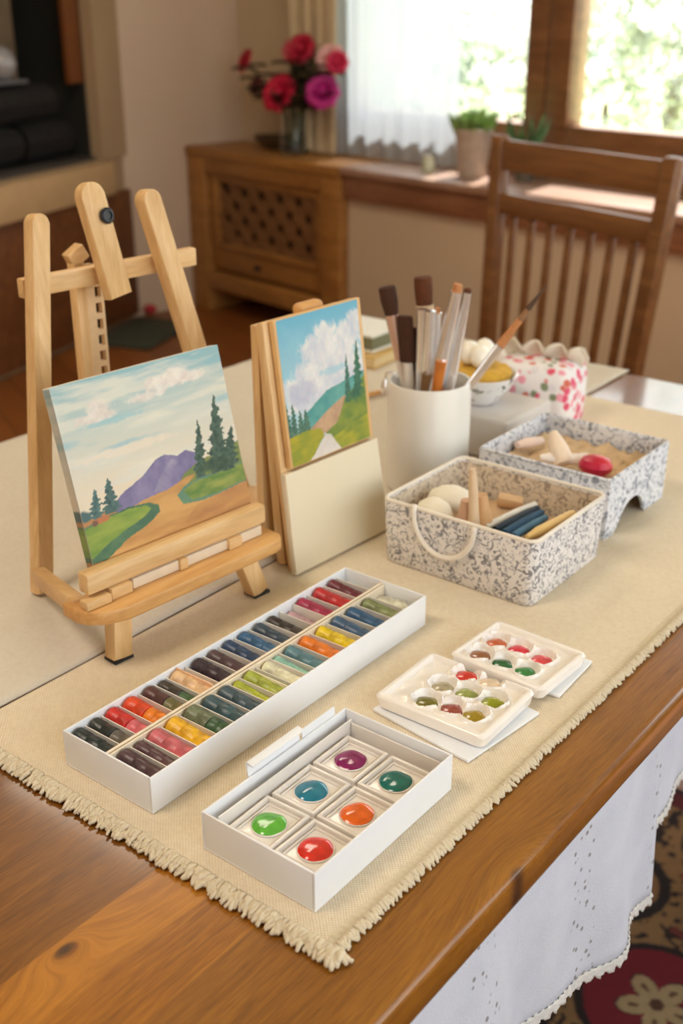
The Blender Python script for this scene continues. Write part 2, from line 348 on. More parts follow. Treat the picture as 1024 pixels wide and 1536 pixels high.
# cabinet with lattice door
cb = thing('wooden_cabinet', 'honey brown wooden corner cabinet with a diamond lattice front', 'cabinet')
def CB(b, name, mat=None, par=None): return b.build(name, mat or MT['cab'], par or cb, m=ROOM, recalc=True)
CB(B().span((.004, -.29, .637), (.958, .006, .675), .006), 'cabinet_top')
CB(B().span((.008, -.285, .0), (.12, 0, .636), .004).span((.845, -.285, 0), (.955, 0, .636), .004).span((.12, -.28, .58), (.845, -.002, .636), .003)
   .span((.12, -.28, .185), (.845, -.03, .27), .003).span((.12, -.28, .10), (.845, -.002, .17), .003), 'cabinet_body')
CB(B().span((.125, -.075, .10), (.84, -.068, .60)), 'shade_panel', plain('cabinet_inside_shade', lin(40, 26, 16), .9))  # dark sheet close behind the lattice, standing in for shade inside the cabinet
dr = CB(B().span((.125, -.045, .272), (.19, -.02, .578), .003).span((.80, -.045, .272), (.842, -.02, .578), .003).span((.19, -.045, .545), (.80, -.02, .578), .003).span((.19, -.045, .272), (.80, -.02, .30), .003), 'door')
lat = B(); s0, s1, z0, z1 = .185, .805, .295, .55; pit = .112; wd = .045
def clip_strip(sg):
    for k in range(-8, 14):
        # strip along (1, sg) through s = s0 + k*pit
        c = s0+k*pit; pts = []
        lo, hi = [], []
        for off in (-wd*.72, wd*.72):
            # param z from z0..z1 ; s = c+off + sg*(z-z0) clipped
            za, zb = z0, z1
            if sg > 0: za = max(za, z0+(s0-c-off)); zb = min(zb, z0+(s1-c-off))
            else: za = max(za, z0+(c+off-s1)); zb = min(zb, z0+(c+off-s0))
            lo.append((c+off+sg*(za-z0), za)); hi.append((c+off+sg*(zb-z0), zb))
            if za >= zb-.004: return_ok = False; break
        else:
            poly = [lo[0], lo[1], hi[1], hi[0]]
            lat.prism(poly, .006, Matrix.Translation((0, -.036 if sg > 0 else -.03, 0)) @ Matrix.Rotation(PI/2, 4, 'X') @ Matrix.Scale(1, 4))
clip_strip(1); clip_strip(-1)
CB(lat, 'lattice', wood('lattice_wood', lin(112, 76, 42), lin(128, 88, 50), lin(140, 98, 58), 'X', 1, .6), dr)
CB(B().lathe([(0, 0), (.012, 0), (.014, .01), (.008, .016), (0, .017)], Matrix.Translation((.43, -.03, .225)) @ Matrix.Rotation(-PI/2, 4, 'X'), 16), 'knob', MT['black'])

# curtains
def curtain(name, s0, s1, z0, z1, t, amp, folds, mat, label, cat='curtain'):
    def f(u, v):
        s = s0+(s1-s0)*u; a = amp*(.7+.3*math.sin(u*7+1))
        return ROOM @ Vector((s+.008*math.sin(v*3+u*20), t+a*math.sin(u*folds*2*PI+.5*math.sin(v*2.2))+.3*a*math.sin(u*folds*4.7*PI+1), z0+(z1-z0)*v))
    o = B().grid(110, 10, f).build(name, mat, ang=180); return tag(o, label, cat)
def sheer():
    t = NT('sheer_voile'); d = t.n('BsdfDiffuse'); d.inputs[0].default_value = lin(236, 238, 240); tl = t.n('BsdfTranslucent'); tl.inputs[0].default_value = lin(150, 158, 164)
    tr = t.n('BsdfTransparent'); m1 = t.n('MixShader'); m1.inputs[0].default_value = .6; t.set(m1.inputs[1], d.outputs[0]); t.set(m1.inputs[2], tl.outputs[0])
    m2 = t.n('MixShader'); m2.inputs[0].default_value = .13; t.set(m2.inputs[1], m1.outputs[0]); t.set(m2.inputs[2], tr.outputs[0]); t.set(t.out.inputs[0], m2.outputs[0]); return t.m
curtain('sheer_curtain', .66, 1.30, .684, 2.2, -.235, .016, 7, sheer(), 'white sheer curtain hanging in folds over the left window pane')
curtain('beige_curtain', .44, .70, .684, 2.2, -.21, .013, 3.5, plain('beige_drape', lin(206, 186, 152), .9, .05, 20, sheen=.2), 'narrow beige curtain hanging at the left edge of the window')

# vase with flowers
vs, vt = .54, -.14
gl = NT('vase_glass'); gl.bs('Transmission Weight', 1); gl.bs('Roughness', .03); gl.bs('IOR', 1.3); gl.bs('Base Color', (.96, .98, .97, 1))
vz = .676
vo = rp(vs, vt, vz)
tag(B().lathe([(0, 0), (.05, 0), (.055, .012), (.053, .06), (.047, .10), (.05, .15), (.046, .15), (.043, .10), (.049, .06), (.05, .016), (0, .012)], Matrix.Translation(vo), 28).build('glass_vase', gl.m), 'clear glass vase holding roses on top of the wooden cabinet', 'vase')
leafm = plain('rose_leaf', lin(72, 70, 48), .6, .3, 90); stemm = plain('rose_stem', lin(70, 82, 44), .6)
def leaf(b, p, d, up, ln, w):
    d = Vector(d).normalized(); s = d.cross(Vector(up)).normalized(); n = s.cross(d)
    def f(u, v):
        ww = w*math.sin(PI*min(1, .06+u*.94))**.8
        return Vector(p)+d*ln*u+s*(v-.5)*ww+n*(-.25*ln*u*u+abs(v-.5)*w*.35)
    b.grid(5, 2, f)
def bloom(c, axis, r, mat, par, seed):
    rr = random.Random(seed); b = B(); ax = Vector(axis).normalized(); q = Vector((0, 0, 1)).rotation_difference(ax).to_matrix()
    for ring, (n, tilt, sz) in enumerate(((3, .25, .45), (5, .55, .7), (6, .9, .9), (7, 1.25, 1.0))):
        for k in range(n):
            ph = 2*PI*k/n+ring*.7+rr.uniform(-.1, .1)
            def f(u, v, ph=ph, tilt=tilt, sz=sz):
                a = (v-.5)*2.1*(1-.25*u); rad_ = r*sz*(math.sin(tilt*u*1.3)*.95+.1); zz = r*sz*(math.cos(tilt*u*1.1)*u*1.0)-r*.25
                rad_ += r*.08*u*math.cos(v*9)
                return Vector(c)+q @ Vector((rad_*math.cos(ph+a*.6), rad_*math.sin(ph+a*.6), zz))
            b.grid(4, 5, f)
    b.lathe([(0, -.4), (.7, -.2), (.9, .2), (.6, .7), (0, .95)], Matrix.Translation(Vector(c)) @ q.to_4x4() @ Matrix.Scale(r*.34, 4), 10)
    return b.build('bloom', mat, par, ang=180)
roses = [((.246, 1.006), .042, (184, 22, 52), 'dark red rose on the far left of the bouquet'), ((.564, 1.058), .05, (186, 16, 58), 'crimson rose at the top of the bouquet in the vase'),
 ((.47, 1.055), .044, (222, 110, 124), 'coral pink rose left of the topmost crimson rose'), ((.70, 1.025), .05, (236, 178, 176), 'pale pink rose right of the topmost crimson rose'),
 ((.79, 1.018), .038, (198, 30, 76), 'small red rose at the upper right of the bouquet'), ((.516, .90), .064, (202, 12, 62), 'large crimson rose at the front of the bouquet just above the vase'),
 ((.742, .915), .056, (186, 28, 128), 'magenta rose at the lower right of the bouquet'), ((.337, .918), .034, (104, 40, 42), 'dark closed rosebud at the lower left of the bouquet')]
for i, ((s, z), r, c, lb) in enumerate(roses):
    t_ = vt+[.0, -.02, -.06, -.05, .0, .05, .03, .02][i]; c3 = rp(s, t_, z); base = rp(vs+(s-vs)*.1, vt+(t_-vt)*.1, vz+.03)
    th = thing('rose', lb, 'flower', c3, 0, 'roses in the glass vase'); c0 = Vector((0, 0, 0)); b0 = base-c3
    neck = rp(vs+(s-vs)*.22, vt, vz+.155)-c3
    bloom((0, 0, 0), Vector(((s-vs)*.9+.05, -.40, .22)), r*1.1, plain('rose_petal_%d' % i, lin(*c), .6, .25, 40), th, i)
    B().tube([b0, neck, neck.lerp(c0, .5)+Vector((0, 0, .015)), c0], [.003, .003, .003, .004], 6).build('stem', stemm, th)
    lb_ = B()
    for k in range(13):
        p = neck.lerp(c0, .1+.065*k); leaf(lb_, p, (math.cos(k*2.1+i), math.sin(k*2.1+i), .25), (0, 0, 1), .085, .055)
    lb_.build('leaf', leafm, th, ang=180)
tag(B().lathe([(0, 0), (.07, 0), (.12, .03), (.125, .05), (.118, .05), (.07, .012), (0, .01)], Matrix.Translation(rp(.38, -.2, .676)), 28, 1, .55).build('low_dish', plain('dark_bronze', lin(74, 58, 40), .45)), 'low dark brown dish behind the glass vase on the cabinet', 'dish')

# potted plants on the sill
def pot(s, t_, r, h, label, leaves, mat, lmat, z=.678, name='potted_plant', up=.13):
    th = thing(name, label, 'plant', rp(s, t_, z), 0)
    B().lathe([(0, 0), (r*.72, 0), (r*.75, .004), (r*.98, h-.02), (r*1.06, h-.02), (r*1.06, h), (r*.94, h), (r*.9, h-.02), (0, h-.022)], None, 32).build('pot', mat, th)
    b = B(); rr = random.Random(int(s*100))
    for k in range(leaves):
        a = rr.uniform(0, 2*PI); q = rr.uniform(0, .85)*r; l = up*rr.uniform(.6, 1)
        leaf(b, (q*math.cos(a), q*math.sin(a), h-.03), (math.cos(a)*rr.uniform(.1, .6), math.sin(a)*rr.uniform(.1, .6), 1), (math.sin(a), -math.cos(a), .2), l, .018)
    b.build('foliage', lmat, th, ang=180, solid=.001); return th
pot(1.455, -.15, .062, .155, 'tapered grey-pink pot of short green succulents on the window sill', 110, plain('pot_clay', lin(176, 158, 144), .8, .1, 40), plain('succulent_green', lin(124, 154, 84), .5, .3, 60), up=.10)
pot(1.64, -.2, .04, .11, 'small upright green sprig in a pot behind the chair post on the sill', 16, plain('pot_dark', lin(96, 90, 76), .7), plain('sprig_green', lin(66, 104, 52), .5, .3, 60), up=.15)
tag(B().lathe([(0, 0), (.022, 0), (.024, .03), (.016, .045), (.018, .055), (0, .055)], Matrix.Translation(rp(1.27, -.13, .678)), 16).build('small_jar', plain('pale_jar', lin(190, 196, 170), .2, coat=1)), 'tiny pale jar on the window sill left of the potted succulents', 'jar')

# ------------------------------------------------------------------ OUTSIDE
tm = plain('tree_foliage', lin(138, 154, 134), .8, .35, 2.5); tm2 = plain('tree_foliage_pale', lin(170, 176, 156), .8, .15, 2.5); bark = plain('tree_bark', lin(110, 92, 74), .9, .2, 20)
for i, (sw, t_, r, zc, mt, lb) in enumerate(((1.05, -6.0, 1.0, .7, tm, 'green garden tree seen through the sheer curtain'), (1.50, -9.8, 1.0, .3, tm2, 'pale sunlit garden tree seen between the curtain and the mullion'), (1.86, -14.5, 1.4, .1, tm, 'bushy green garden tree left of centre in the right window pane'),
    (2.10, -7.2, 1.1, 1.0, tm2, 'tall pale garden tree at the right edge of the window'), (2.45, -10.5, 1.6, 1.2, tm, 'green garden tree just beyond the right edge of the photo'), (.70, -10.5, 1.4, .6, tm2, 'distant pale garden tree behind the left end of the sheer curtain'))):
    s = 4.08-(4.08-sw)*(2.86-t_)/3.16
    th = thing('garden_tree', lb, 'tree', rp(s, t_, -3), 0, 'trees in the garden'); b = B(); rr = np.random.default_rng(i+3)
    for k in range(2600):
        d = rr.normal(size=3); d /= np.linalg.norm(d); q = r*rr.uniform(.45, 1)*(1+.25*math.sin(d[0]*5+i)+.2*math.sin(d[2]*7))
        p = Vector((d[0]*q, d[1]*q, d[2]*q*1.25+3+zc)); a = Vector(rr.normal(size=3)).normalized(); c = a.cross(Vector((0, .1, 1))).normalized(); z = .052*r
        vs_ = [b.bm.verts.new(p+a*z*x+c*z*.6*y) for x, y in ((-1, 0), (0, -1), (1, 0), (0, 1))]; b.bm.faces.new(vs_)
    b.build('crown', mt, th); B().tube([(0, 0, .02), (.05, 0, 1.5), (0, .03, 2.6+zc)], [.16, .11, .07], 8).build('trunk', bark, th)
struct(RS(B().span((-45, -60, -3.1), (30, -.6, -3)), 'ground', plain('lawn_grass', lin(170, 178, 128), .95, .2, 1)))

LAMP1, BACK_FILL, SKY, EXPO, SUN = 17, 13, 3.4, 0.0, 28
# ------------------------------------------------------------------ TABLE
HD = Vector((-math.sin(rad(38)), math.cos(rad(38)), 0)); RT = Vector((math.cos(rad(38)), math.sin(rad(38)), 0)); CP = Vector((0, 0, CAM_H))
def ray(px, py):
    x = (px-512)/1700; y = -(py-768)/1700; c, s = math.cos(rad(24)), math.sin(rad(24))
    return RT*x+HD*(c+y*s)+Vector((0, 0, -s+y*c))
def at(px, py, z=.752):                                  # point seen at a pixel at height z
    d = ray(px, py); return CP+d*((z-CAM_H)/d.z)
def upright(px, py, base, off=0):                        # point seen at a pixel, in the upright plane through base facing the viewer
    n = Vector((base.x, base.y, 0)).normalized(); d = ray(px, py); return CP+d*(((base-CP).dot(n)+off)/d.dot(n))

TZ = .75
tb = thing('dining_table', 'long varnished wooden table with knots and a rounded edge', 'table')
B().span((-1.033, -.25, .72), (-.2325, 1.398, TZ), .007, 4).build('tabletop', MT['table'], tb)
B().span((-.98, -.2, .63), (-.29, -.18, .7195)).span((-.98, 1.33, .63), (-.29, 1.35, .7195)).span((-.98, -.18, .63), (-.96, 1.33, .7195)).span((-.31, -.18, .63), (-.29, 1.33, .7195)).build('apron', MT['frame'], tb)
for x, y in ((-.95, -.17), (-.32, -.17), (-.95, 1.32), (-.32, 1.32)):
    B().span((x-.035, y-.035, .0088 if x > -.5 and y > 1 else 0.0), (x+.035, y+.035, .7195), .006).build('leg', MT['frame'], tb)

# white skirt hanging from under the edge
sk = thing('table_skirt', 'white cotton cloth with a lace hem hanging below the table edge', 'tablecloth')
def panel(y0, y1, zh0, zh1, x0, amp, ph, name='cloth_panel'):
    def xx(y, v): return x0+(.25+.75*v)*amp*(math.sin((y+ph)*33)+.5*math.sin((y+ph)*71+1))+.012*v
    def zb(y): return zh0+(zh1-zh0)*(y-y0)/(y1-y0)
    def f(u, v):
        y = y0+(y1-y0)*u; return (xx(y, v), y, .7185+(zb(y)-.7185)*v)
    B().grid(int((y1-y0)*180), 16, f).build('cloth_panel', MT['skirt'], sk, ang=180, solid=.0012)
    n = int((y1-y0)/.0022)
    def g(u, v):
        y = y0+(y1-y0)*u; sc = .5+.5*abs(math.sin(y*PI/.011))
        return (xx(y, 1)+.0012+.001*math.sin(v*9+y*900), y, zb(y)+.003-.012*v*sc)
    B().grid(n, 4, g).build('lace_trim', plain('lace_cotton', lin(240, 234, 226), .9, .12, 500, bump=.6), sk, ang=180, solid=.001)
panel(-.22, .712, .70, .546, -.2490, .0072, 0)
panel(.700, 1.38, .592, .60, -.268, .0065, .3)

# runner with fringe, grey linen cloth
rn = thing('burlap_runner', 'woven beige burlap runner with fringed edges lying along the table', 'runner')
X0, X1, Y0, Y1 = -.6005, -.2755, .345, 1.27
def rtop(u, v): return None
b = B().span((X0, Y0, TZ+.0001), (X1, Y1, TZ+.0016), .0006, 1); b.build('woven_cloth', MT['burlap'], rn)
fr = B(); R_ = random.Random(3)
def tuft(p, d, ln, r, seg=5):
    d = Vector(d); side = Vector((-d.y, d.x, 0)); w = R_.uniform(-.4, .4); pts = []; rs = []
    for k in range(5):
        t = k/4; pts.append(Vector(p)+d*ln*t+side*w*ln*t*t+Vector((0, 0, r*.55*math.sin(PI*min(1, t*1.1))))); rs.append(r*(1-.42*t**3)*(1+.12*math.sin(t*9+w*9)))
    fr.tube(pts, rs, seg)
y = X0
while y < X1+.004:
    for lay in range(3): tuft((y+R_.uniform(-.001, .001), Y0+.0035-.0012*lay, TZ+.0040-.0009*lay), (R_.uniform(-.35, .35), -1, 0), R_.uniform(.0048, .0072)+.0012*lay, R_.uniform(.0014, .0020), 6)
    y += .0019
y = Y0
while y < Y1:
    for lay in range(2): tuft((X1-.0035+.0015*lay, y+R_.uniform(-.0006, .0006), TZ+.0028-.0008*lay), (1, R_.uniform(-.55, .0), 0), R_.uniform(.0045, .0062), R_.uniform(.0012, .0016), 5)
    y += .0021
for k in range(16): tuft((X1-.001, Y0+.002, TZ+.003), (math.cos(-k*.14+.3), math.sin(-k*.14+.3), 0), R_.uniform(.007, .012), .0018, 6)
fo = fr.build('fringe', MT['fringe'], rn, ang=180); fo['kind'] = 'stuff'
hem = B()
def hemf(u, v):
    yy = Y0+(Y1-Y0)*u; a = PI*v; return (X1-.011+.0095*v+.0004*math.sin(yy*700), yy, TZ+.0012+.0013*math.sin(a)+.0004*math.sin(yy*2*PI/.0045)*math.sin(a))
hem.grid(900, 6, hemf).build('hem', MT['fringe'], rn, ang=180)
lc = B()
def lf(u, v):     # cloth top, then over the far-left edge
    yy = .30+(1.40-.30)*u
    if v < .85: x = -.602-(1.0385-.602)*v/.85; z = TZ+.0026
    else: q = (v-.85)/.15; x = -1.0385-.004*min(1, q*4)-.004*math.sin(yy*30)*q; z = TZ+.0026-.10*q
    return (x, yy, z+(.0005*math.sin(yy*23+x*9)+.0004*math.sin(x*41+yy*5))*(1 if v < .85 else 0))
o = lc.grid(180, 60, lf).build('linen_cloth', MT['linen'], ang=60, solid=.0018); tag(o, 'pale grey linen cloth covering the left side of the table', 'tablecloth')
RZ = TZ+.0018; LZ = TZ+.0032

# ------------------------------------------------------------------ PASTEL TRAY
pt = thing('pastel_box', 'long white card box with two rows of coloured pastels', 'box')
px0, px1, py0, py1, ph = -.5125, -.4315, .3665, .6605, .0265
PZ = RZ+ph; w = .0016; xm = (px0+px1)/2-.0005
b = B().span((px0, py0, RZ), (px1, py1, RZ+.0015), .0004, 1)
for a, c in (((px0, py0), (px0+w, py1)), ((px1-w, py0), (px1, py1)), ((px0+w, py0), (px1-w, py0+w)), ((px0+w, py1-w), (px1-w, py1))):
    b.span((a[0], a[1], RZ+.001), (c[0], c[1], PZ), .0005, 2)
b.build('tray', MT['card'], pt)
B().span((xm-.0022, py0+w, RZ+.0015), (xm-.0004, py1-w, PZ-.0012), .0004, 1).span((xm+.0006, py0+w, RZ+.0015), (xm+.002, py1-w, PZ-.0018), .0004, 1).build('middle_divider', plain('cream_card', lin(240, 222, 196), .6, .02), pt)
def stickmat(c, i): return plain('pastel_%d' % i, lin(*c),  .42, .4, 130, coat=.12, bump=.5, bscale=260)
sticks = [  # row, px, py, colour, (end colour), label, radius
 (0, 135, 1110, (28, 40, 40), None, 'black-green pastel nearest the front left corner of the pastel box', 7.0), (0, 156, 1098, (34, 40, 38), (92, 84, 76), 'black pastel with a grey end, second from the near end of the left row', 6.6),
 (0, 178, 1083, (196, 36, 30), (206, 96, 104), 'red pastel with a pink end in the left row of the pastel box', 7.2), (0, 212, 1062, (214, 66, 26), (240, 122, 22), 'red-orange pastel with a bright orange end in the left row', 8.0),
 (0, 240, 1045, (84, 48, 44), (104, 98, 58), 'maroon pastel with an olive end in the left row', 7.0), (0, 256, 1035, (58, 48, 40), (54, 88, 48), 'dark brown pastel with a green end in the left row', 5.2),
 (0, 281, 1022, (232, 184, 140), None, 'peach pastel in the left row of the pastel box', 7.4), (0, 316, 1003, (52, 36, 44), None, 'black-plum pastel just past the peach one in the left row', 7.0),
 (0, 338, 989, (78, 56, 60), None, 'plum-brown pastel between the black-plum and navy ones', 6.4), (0, 362, 976, (28, 58, 92), None, 'navy blue pastel in the left row of the pastel box', 6.8),
 (0, 385, 962, (38, 88, 128), None, 'mid blue pastel in the left row of the pastel box', 6.8), (0, 407, 949, (44, 62, 78), None, 'dark slate pastel past the mid blue one in the left row', 6.6), (0, 428, 937, (44, 34, 30), None, 'black-brown pastel before the mauve one in the left row', 6.0),
 (0, 452, 927, (188, 150, 156), None, 'pale mauve pastel lying low in the left row', 5.4), (0, 473, 912, (158, 34, 72), None, 'magenta pastel in the left row of the pastel box', 7.0), (0, 500, 896, (184, 38, 44), None, 'crimson red pastel near the far end of the left row', 7.4), (0, 522, 884, (104, 34, 48), None, 'dark maroon pastel at the far end of the left row', 6.4),
 (1, 209, 1143, (72, 44, 48), None, 'dark maroon pastel nearest the front corner in the right row', 6.6), (1, 225, 1133, (84, 52, 56), None, 'maroon pastel just before the rose one in the right row', 5.4),
 (1, 245, 1124, (196, 96, 104), None, 'rose pink pastel in the right row of the pastel box', 7.4), (1, 275, 1106, (244, 172, 22), None, 'golden yellow pastel near the front of the right row', 7.8), (1, 306, 1087, (104, 112, 84), (50, 84, 50), 'fat grey-green pastel with a dark green end in the right row', 8.6),
 (1, 336, 1068, (54, 82, 88), None, 'dark teal pastel next to the fat green one in the right row', 7.6), (1, 361, 1052, (56, 78, 88), None, 'dark blue-grey pastel next to the lime ones', 7.2), (1, 378, 1040, (168, 176, 30), None, 'thin lime green pastel in the right row', 4.6), (1, 395, 1031, (158, 168, 58), None, 'olive-lime pastel in the right row', 7.0),
 (1, 428, 1009, (228, 218, 188), None, 'cream pastel in the middle of the right row', 5.6), (1, 443, 999, (136, 188, 170), None, 'thin pale teal pastel behind the cream one', 4.2), (1, 464, 988, (84, 124, 134), None, 'grey-teal pastel before the orange one in the right row', 6.8), (1, 486, 973, (232, 118, 24), None, 'orange pastel in the right row of the pastel box', 7.4),
 (1, 513, 958, (232, 192, 26), None, 'lemon yellow pastel past the orange one in the right row', 7.0), (1, 535, 943, (58, 88, 118), None, 'slate blue pastel past the lemon yellow one', 6.8), (1, 558, 929, (44, 86, 122), None, 'blue pastel near the far end of the right row', 6.8), (1, 580, 914, (128, 136, 88), None, 'pale olive pastel near the far end of the right row', 6.0)]
divs = B(); last = [py0, py0]; prevr = [0, 0]
for i, (row, px, py, c, c2, lb, r) in enumerate(sticks):
    r *= .00094; xa, xb = ((px0+w+.0008, xm-.003) if row == 0 else (xm+.0028, px1-w-.0008))
    zc = RZ+.0175 if 'lying low' not in lb else RZ+.0125; p = at(px, py, zc+.004); L = xb-xa; yy = min(max(p.y, py0+w+r+.001), py1-w-r)
    if prevr[row] and yy-last[row] < r+prevr[row]+.0014: yy = last[row]+r+prevr[row]+.0014
    if prevr[row]:
        yd = (yy-r+last[row]+prevr[row])/2
        divs.box(((xa+xb)/2, yd, RZ+.012), (L+.0012, .0007, .0205), 0, (rad(R_.uniform(-3, 3)), 0, 0))
    last[row] = yy; prevr[row] = r
    def prof(a0, a1, r, n):
        out = [(0, a0), (r*.8, a0), (r*.97, a0+.0007)]
        for k in range(1, n+1):
            q = a0+(a1-a0)*k/n
            if k < n: e1, e2 = R_.uniform(.93, 1.0), R_.uniform(.94, 1.0); out += [(r*e1, q-.0014), (r*.9, q-.0002), (r*.9, q+.0002), (r*e2, q+.0012)]
        return out+[(r*.97, a1-.0007), (r*.8, a1), (0, a1)]
    mt = Matrix.Translation((0, 0, 0)) @ Euler((0, rad(90+R_.uniform(3.5, 5.5)), 0)).to_matrix().to_4x4()
    th = thing('pastel_stick', lb, 'pastel', ((xa+xb)/2, yy, zc), 0, 'pastels in the long white box')
    h = L/2-.0006; wb = lambda v, i=i: (v.x*(1+.045*math.sin(v.z*420+i*1.7)), v.y*(1+.04*math.sin(v.z*510+i*.9)), v.z)
    if c2:
        B().lathe(prof(-h, h*.12, r, 2), mt, 20, 1, 1, wb).build('pastel_body', stickmat(c, i), th)
        e = B().lathe(prof(h*.12, h, r*.97, 2), mt, 20, 1, 1, wb).build('pastel_end', stickmat(c2, 100+i), th); e['label'] = lb.replace(' with an ', ' with a ').split(' with a ')[1].split(' end')[0]+' end segment'
    else: B().lathe(prof(-h, h, r, 3 if r > .005 else 2), mt, 20, 1, 1, wb).build('pastel_body', stickmat(c, i), th)
divs.box(((px0+w+xm-.0022)/2, last[0]+.0085, RZ+.012), ((xm-.0022)-(px0+w), .0007, .0205)).box(((px1-w+xm+.002)/2, last[1]+.0075, RZ+.012), ((px1-w)-(xm+.002), .0007, .0205))
divs.build('card_dividers', plain('divider_card', lin(234, 226, 216), .6, .03), pt)
pp = at(297, 1014, PZ)
B().box((xm-.0205, pp.y, RZ+.0142), (.0355, .0012, .0235), .0004, (rad(4), 0, 0)).build('peach_divider', plain('peach_card', lin(236, 190, 150), .6, .03), pt)['label'] = 'peach coloured card divider'
pp = at(411, 1018, PZ)
B().box((xm+.0208, pp.y, RZ+.0135), (.0355, .001, .023), .0003, (rad(-3), 0, 0)).build('cream_divider', plain('cream_card_b', lin(242, 232, 196), .6, .03), pt)['label'] = 'cream coloured card divider'
for i, (px, py, s_) in enumerate(((578, 897, .0075), (597, 903, .0085), (612, 911, .0065))):
    q = at(px, py, RZ+.018)
    o = B().lathe([(0, -.8), (.6, -.65), (1, -.1), (.9, .5), (.4, .8), (0, .85)], Matrix.Translation((min(q.x, px1-w-.009), min(max(q.y, last[1]+.0165), py1-w-.009), RZ+.0125)) @ Matrix.Scale(s_, 4), 14, 1.1, .9, lambda v: (v.x*(1+.1*math.sin(v.y*5)), v.y*(1+.15*math.sin(v.x*6)), v.z)).build('pastel_chunk', stickmat((232, 222, 198), 200+i))
    tag(o, ['left', 'middle', 'right'][i]+'most of the three cream pastel chunks at the far end of the right row', 'pastel', 'cream pastel chunks')

# ------------------------------------------------------------------ PAINT BOX
pb = thing('paint_box', 'open white card box holding six square paint pans', 'box')
qx0, qx1, qy0, qy1, qh = -.3865, -.302, .3635, .4985, .0265; QZ = RZ+qh
b = B().span((qx0, qy0, RZ), (qx1, qy1, RZ+.0015), .0004, 1)
for a, c in (((qx0, qy0), (qx0+w, qy1)), ((qx1-w, qy0), (qx1, qy1)), ((qx0+w+.0001, qy0), (qx1-w-.0002, qy0+w)), ((qx0+w, qy1-w), (qx1-w, qy1))):
    b.span((a[0], a[1], RZ+.001), (c[0], c[1], QZ), .0005, 2)
b.build('tray', MT['card'], pb)
b = B().span((qx0+.0085, qy0+.004, RZ+.0015), (qx1-.003, qy1-.004, RZ+.0065), .0006, 2)
b.span((qx0+.0072, qy0+.006, RZ+.0015), (qx0+.0084, qy1-.003, RZ+.0225), .0004, 1).span((qx0+.0085, qy1-.005, RZ+.006), (qx1-.003, qy1-.0038, RZ+.0205), .0004, 1)
b.build('inner_liner', MT['plastic'], pb)
B().box((qx0-.0012, .4285, QZ+.0015), (.0014, .048, .015), .0004, (0, rad(-8), 0)).box((qx0+.0008, .4285, QZ+.0088), (.0055, .048, .0012), .0004, (0, rad(12), 0)).build('lid_flap', MT['card'], pb)
B().box((qx0-.0008, .4715, QZ+.0012), (.0013, .0335, .0085), .0004, (0, rad(-6), 0)).build('lid_flap', MT['card'], pb)
def paintmat(c, i): return plain('wet_paint_%d' % i, lin(*c), .16, .18, 160, coat=.4)
pans = [(404, 1230, (96, 178, 62), 'green', 'near left corner'), (468, 1272, (222, 48, 36), 'red', 'near right corner'), (473, 1183, (24, 120, 146), 'blue', 'middle of the left row'), (533, 1218, (236, 104, 26), 'orange', 'middle of the right row'), (531, 1139, (134, 24, 92), 'purple', 'far left corner'), (596, 1169, (18, 112, 104), 'teal', 'far right corner')]
for i, (px, py, c, nm, where) in enumerate(pans):
    pz = RZ+.0067; p = at(px, py, pz+.0088); x, y = p.x, p.y
    x = [-.3595, -.3245][i % 2]; y = [.3915, .4305, .4695][i//2]
    th = thing('paint_pan', 'square white pan of %s paint, %s of the box' % (nm, where), 'paint pan', (x, y, pz), rad([1.5, -1, .6, -.8, .5, -.4][i]), 'paint pans in the white box')
    hx, hy = .0166, .0186; b = B().span((-hx, -hy, 0), (hx, hy, .0055), .001, 2)
    def ring(h0x, h0y, wd, za, zb):
        b.span((-h0x, -h0y, za), (-h0x+wd, h0y, zb), .0005, 2).span((h0x-wd, -h0y, za), (h0x, h0y, zb), .0005, 2).span((-h0x+wd*.5, -h0y, za), (h0x-wd*.5, -h0y+wd, zb), .0005, 2).span((-h0x+wd*.5, h0y-wd, za), (h0x-wd*.5, h0y, zb), .0005, 2)
    ring(hx-.0004, hy-.0004, .0022, .004, .0085); ring(hx-.0042, hy-.0042, .0009, .005, .0068)
    b.build('pan', MT['plastic'], th)
    B().lathe([(0, 0), (.0106, 0), (.0112, .0006), (.0107, .0012), (.0102, .0008)], Matrix.Translation((0, 0, .0055)), 36, 1, 1).build('well_ring', MT['plastic'], th)
    B().lathe([(0, 0), (.0098, 0), (.0101, .0009), (.0088, .0019), (.0055, .0025), (0, .0027)], Matrix.Translation((0, 0, .0056)), 40, 1, 1.02, lambda v: (v.x*(1+.03*math.sin(math.atan2(v.y, v.x)*3+i)), v.y, v.z+.0003*math.sin(v.x*500+i))).build('paint', paintmat(c, i), th)

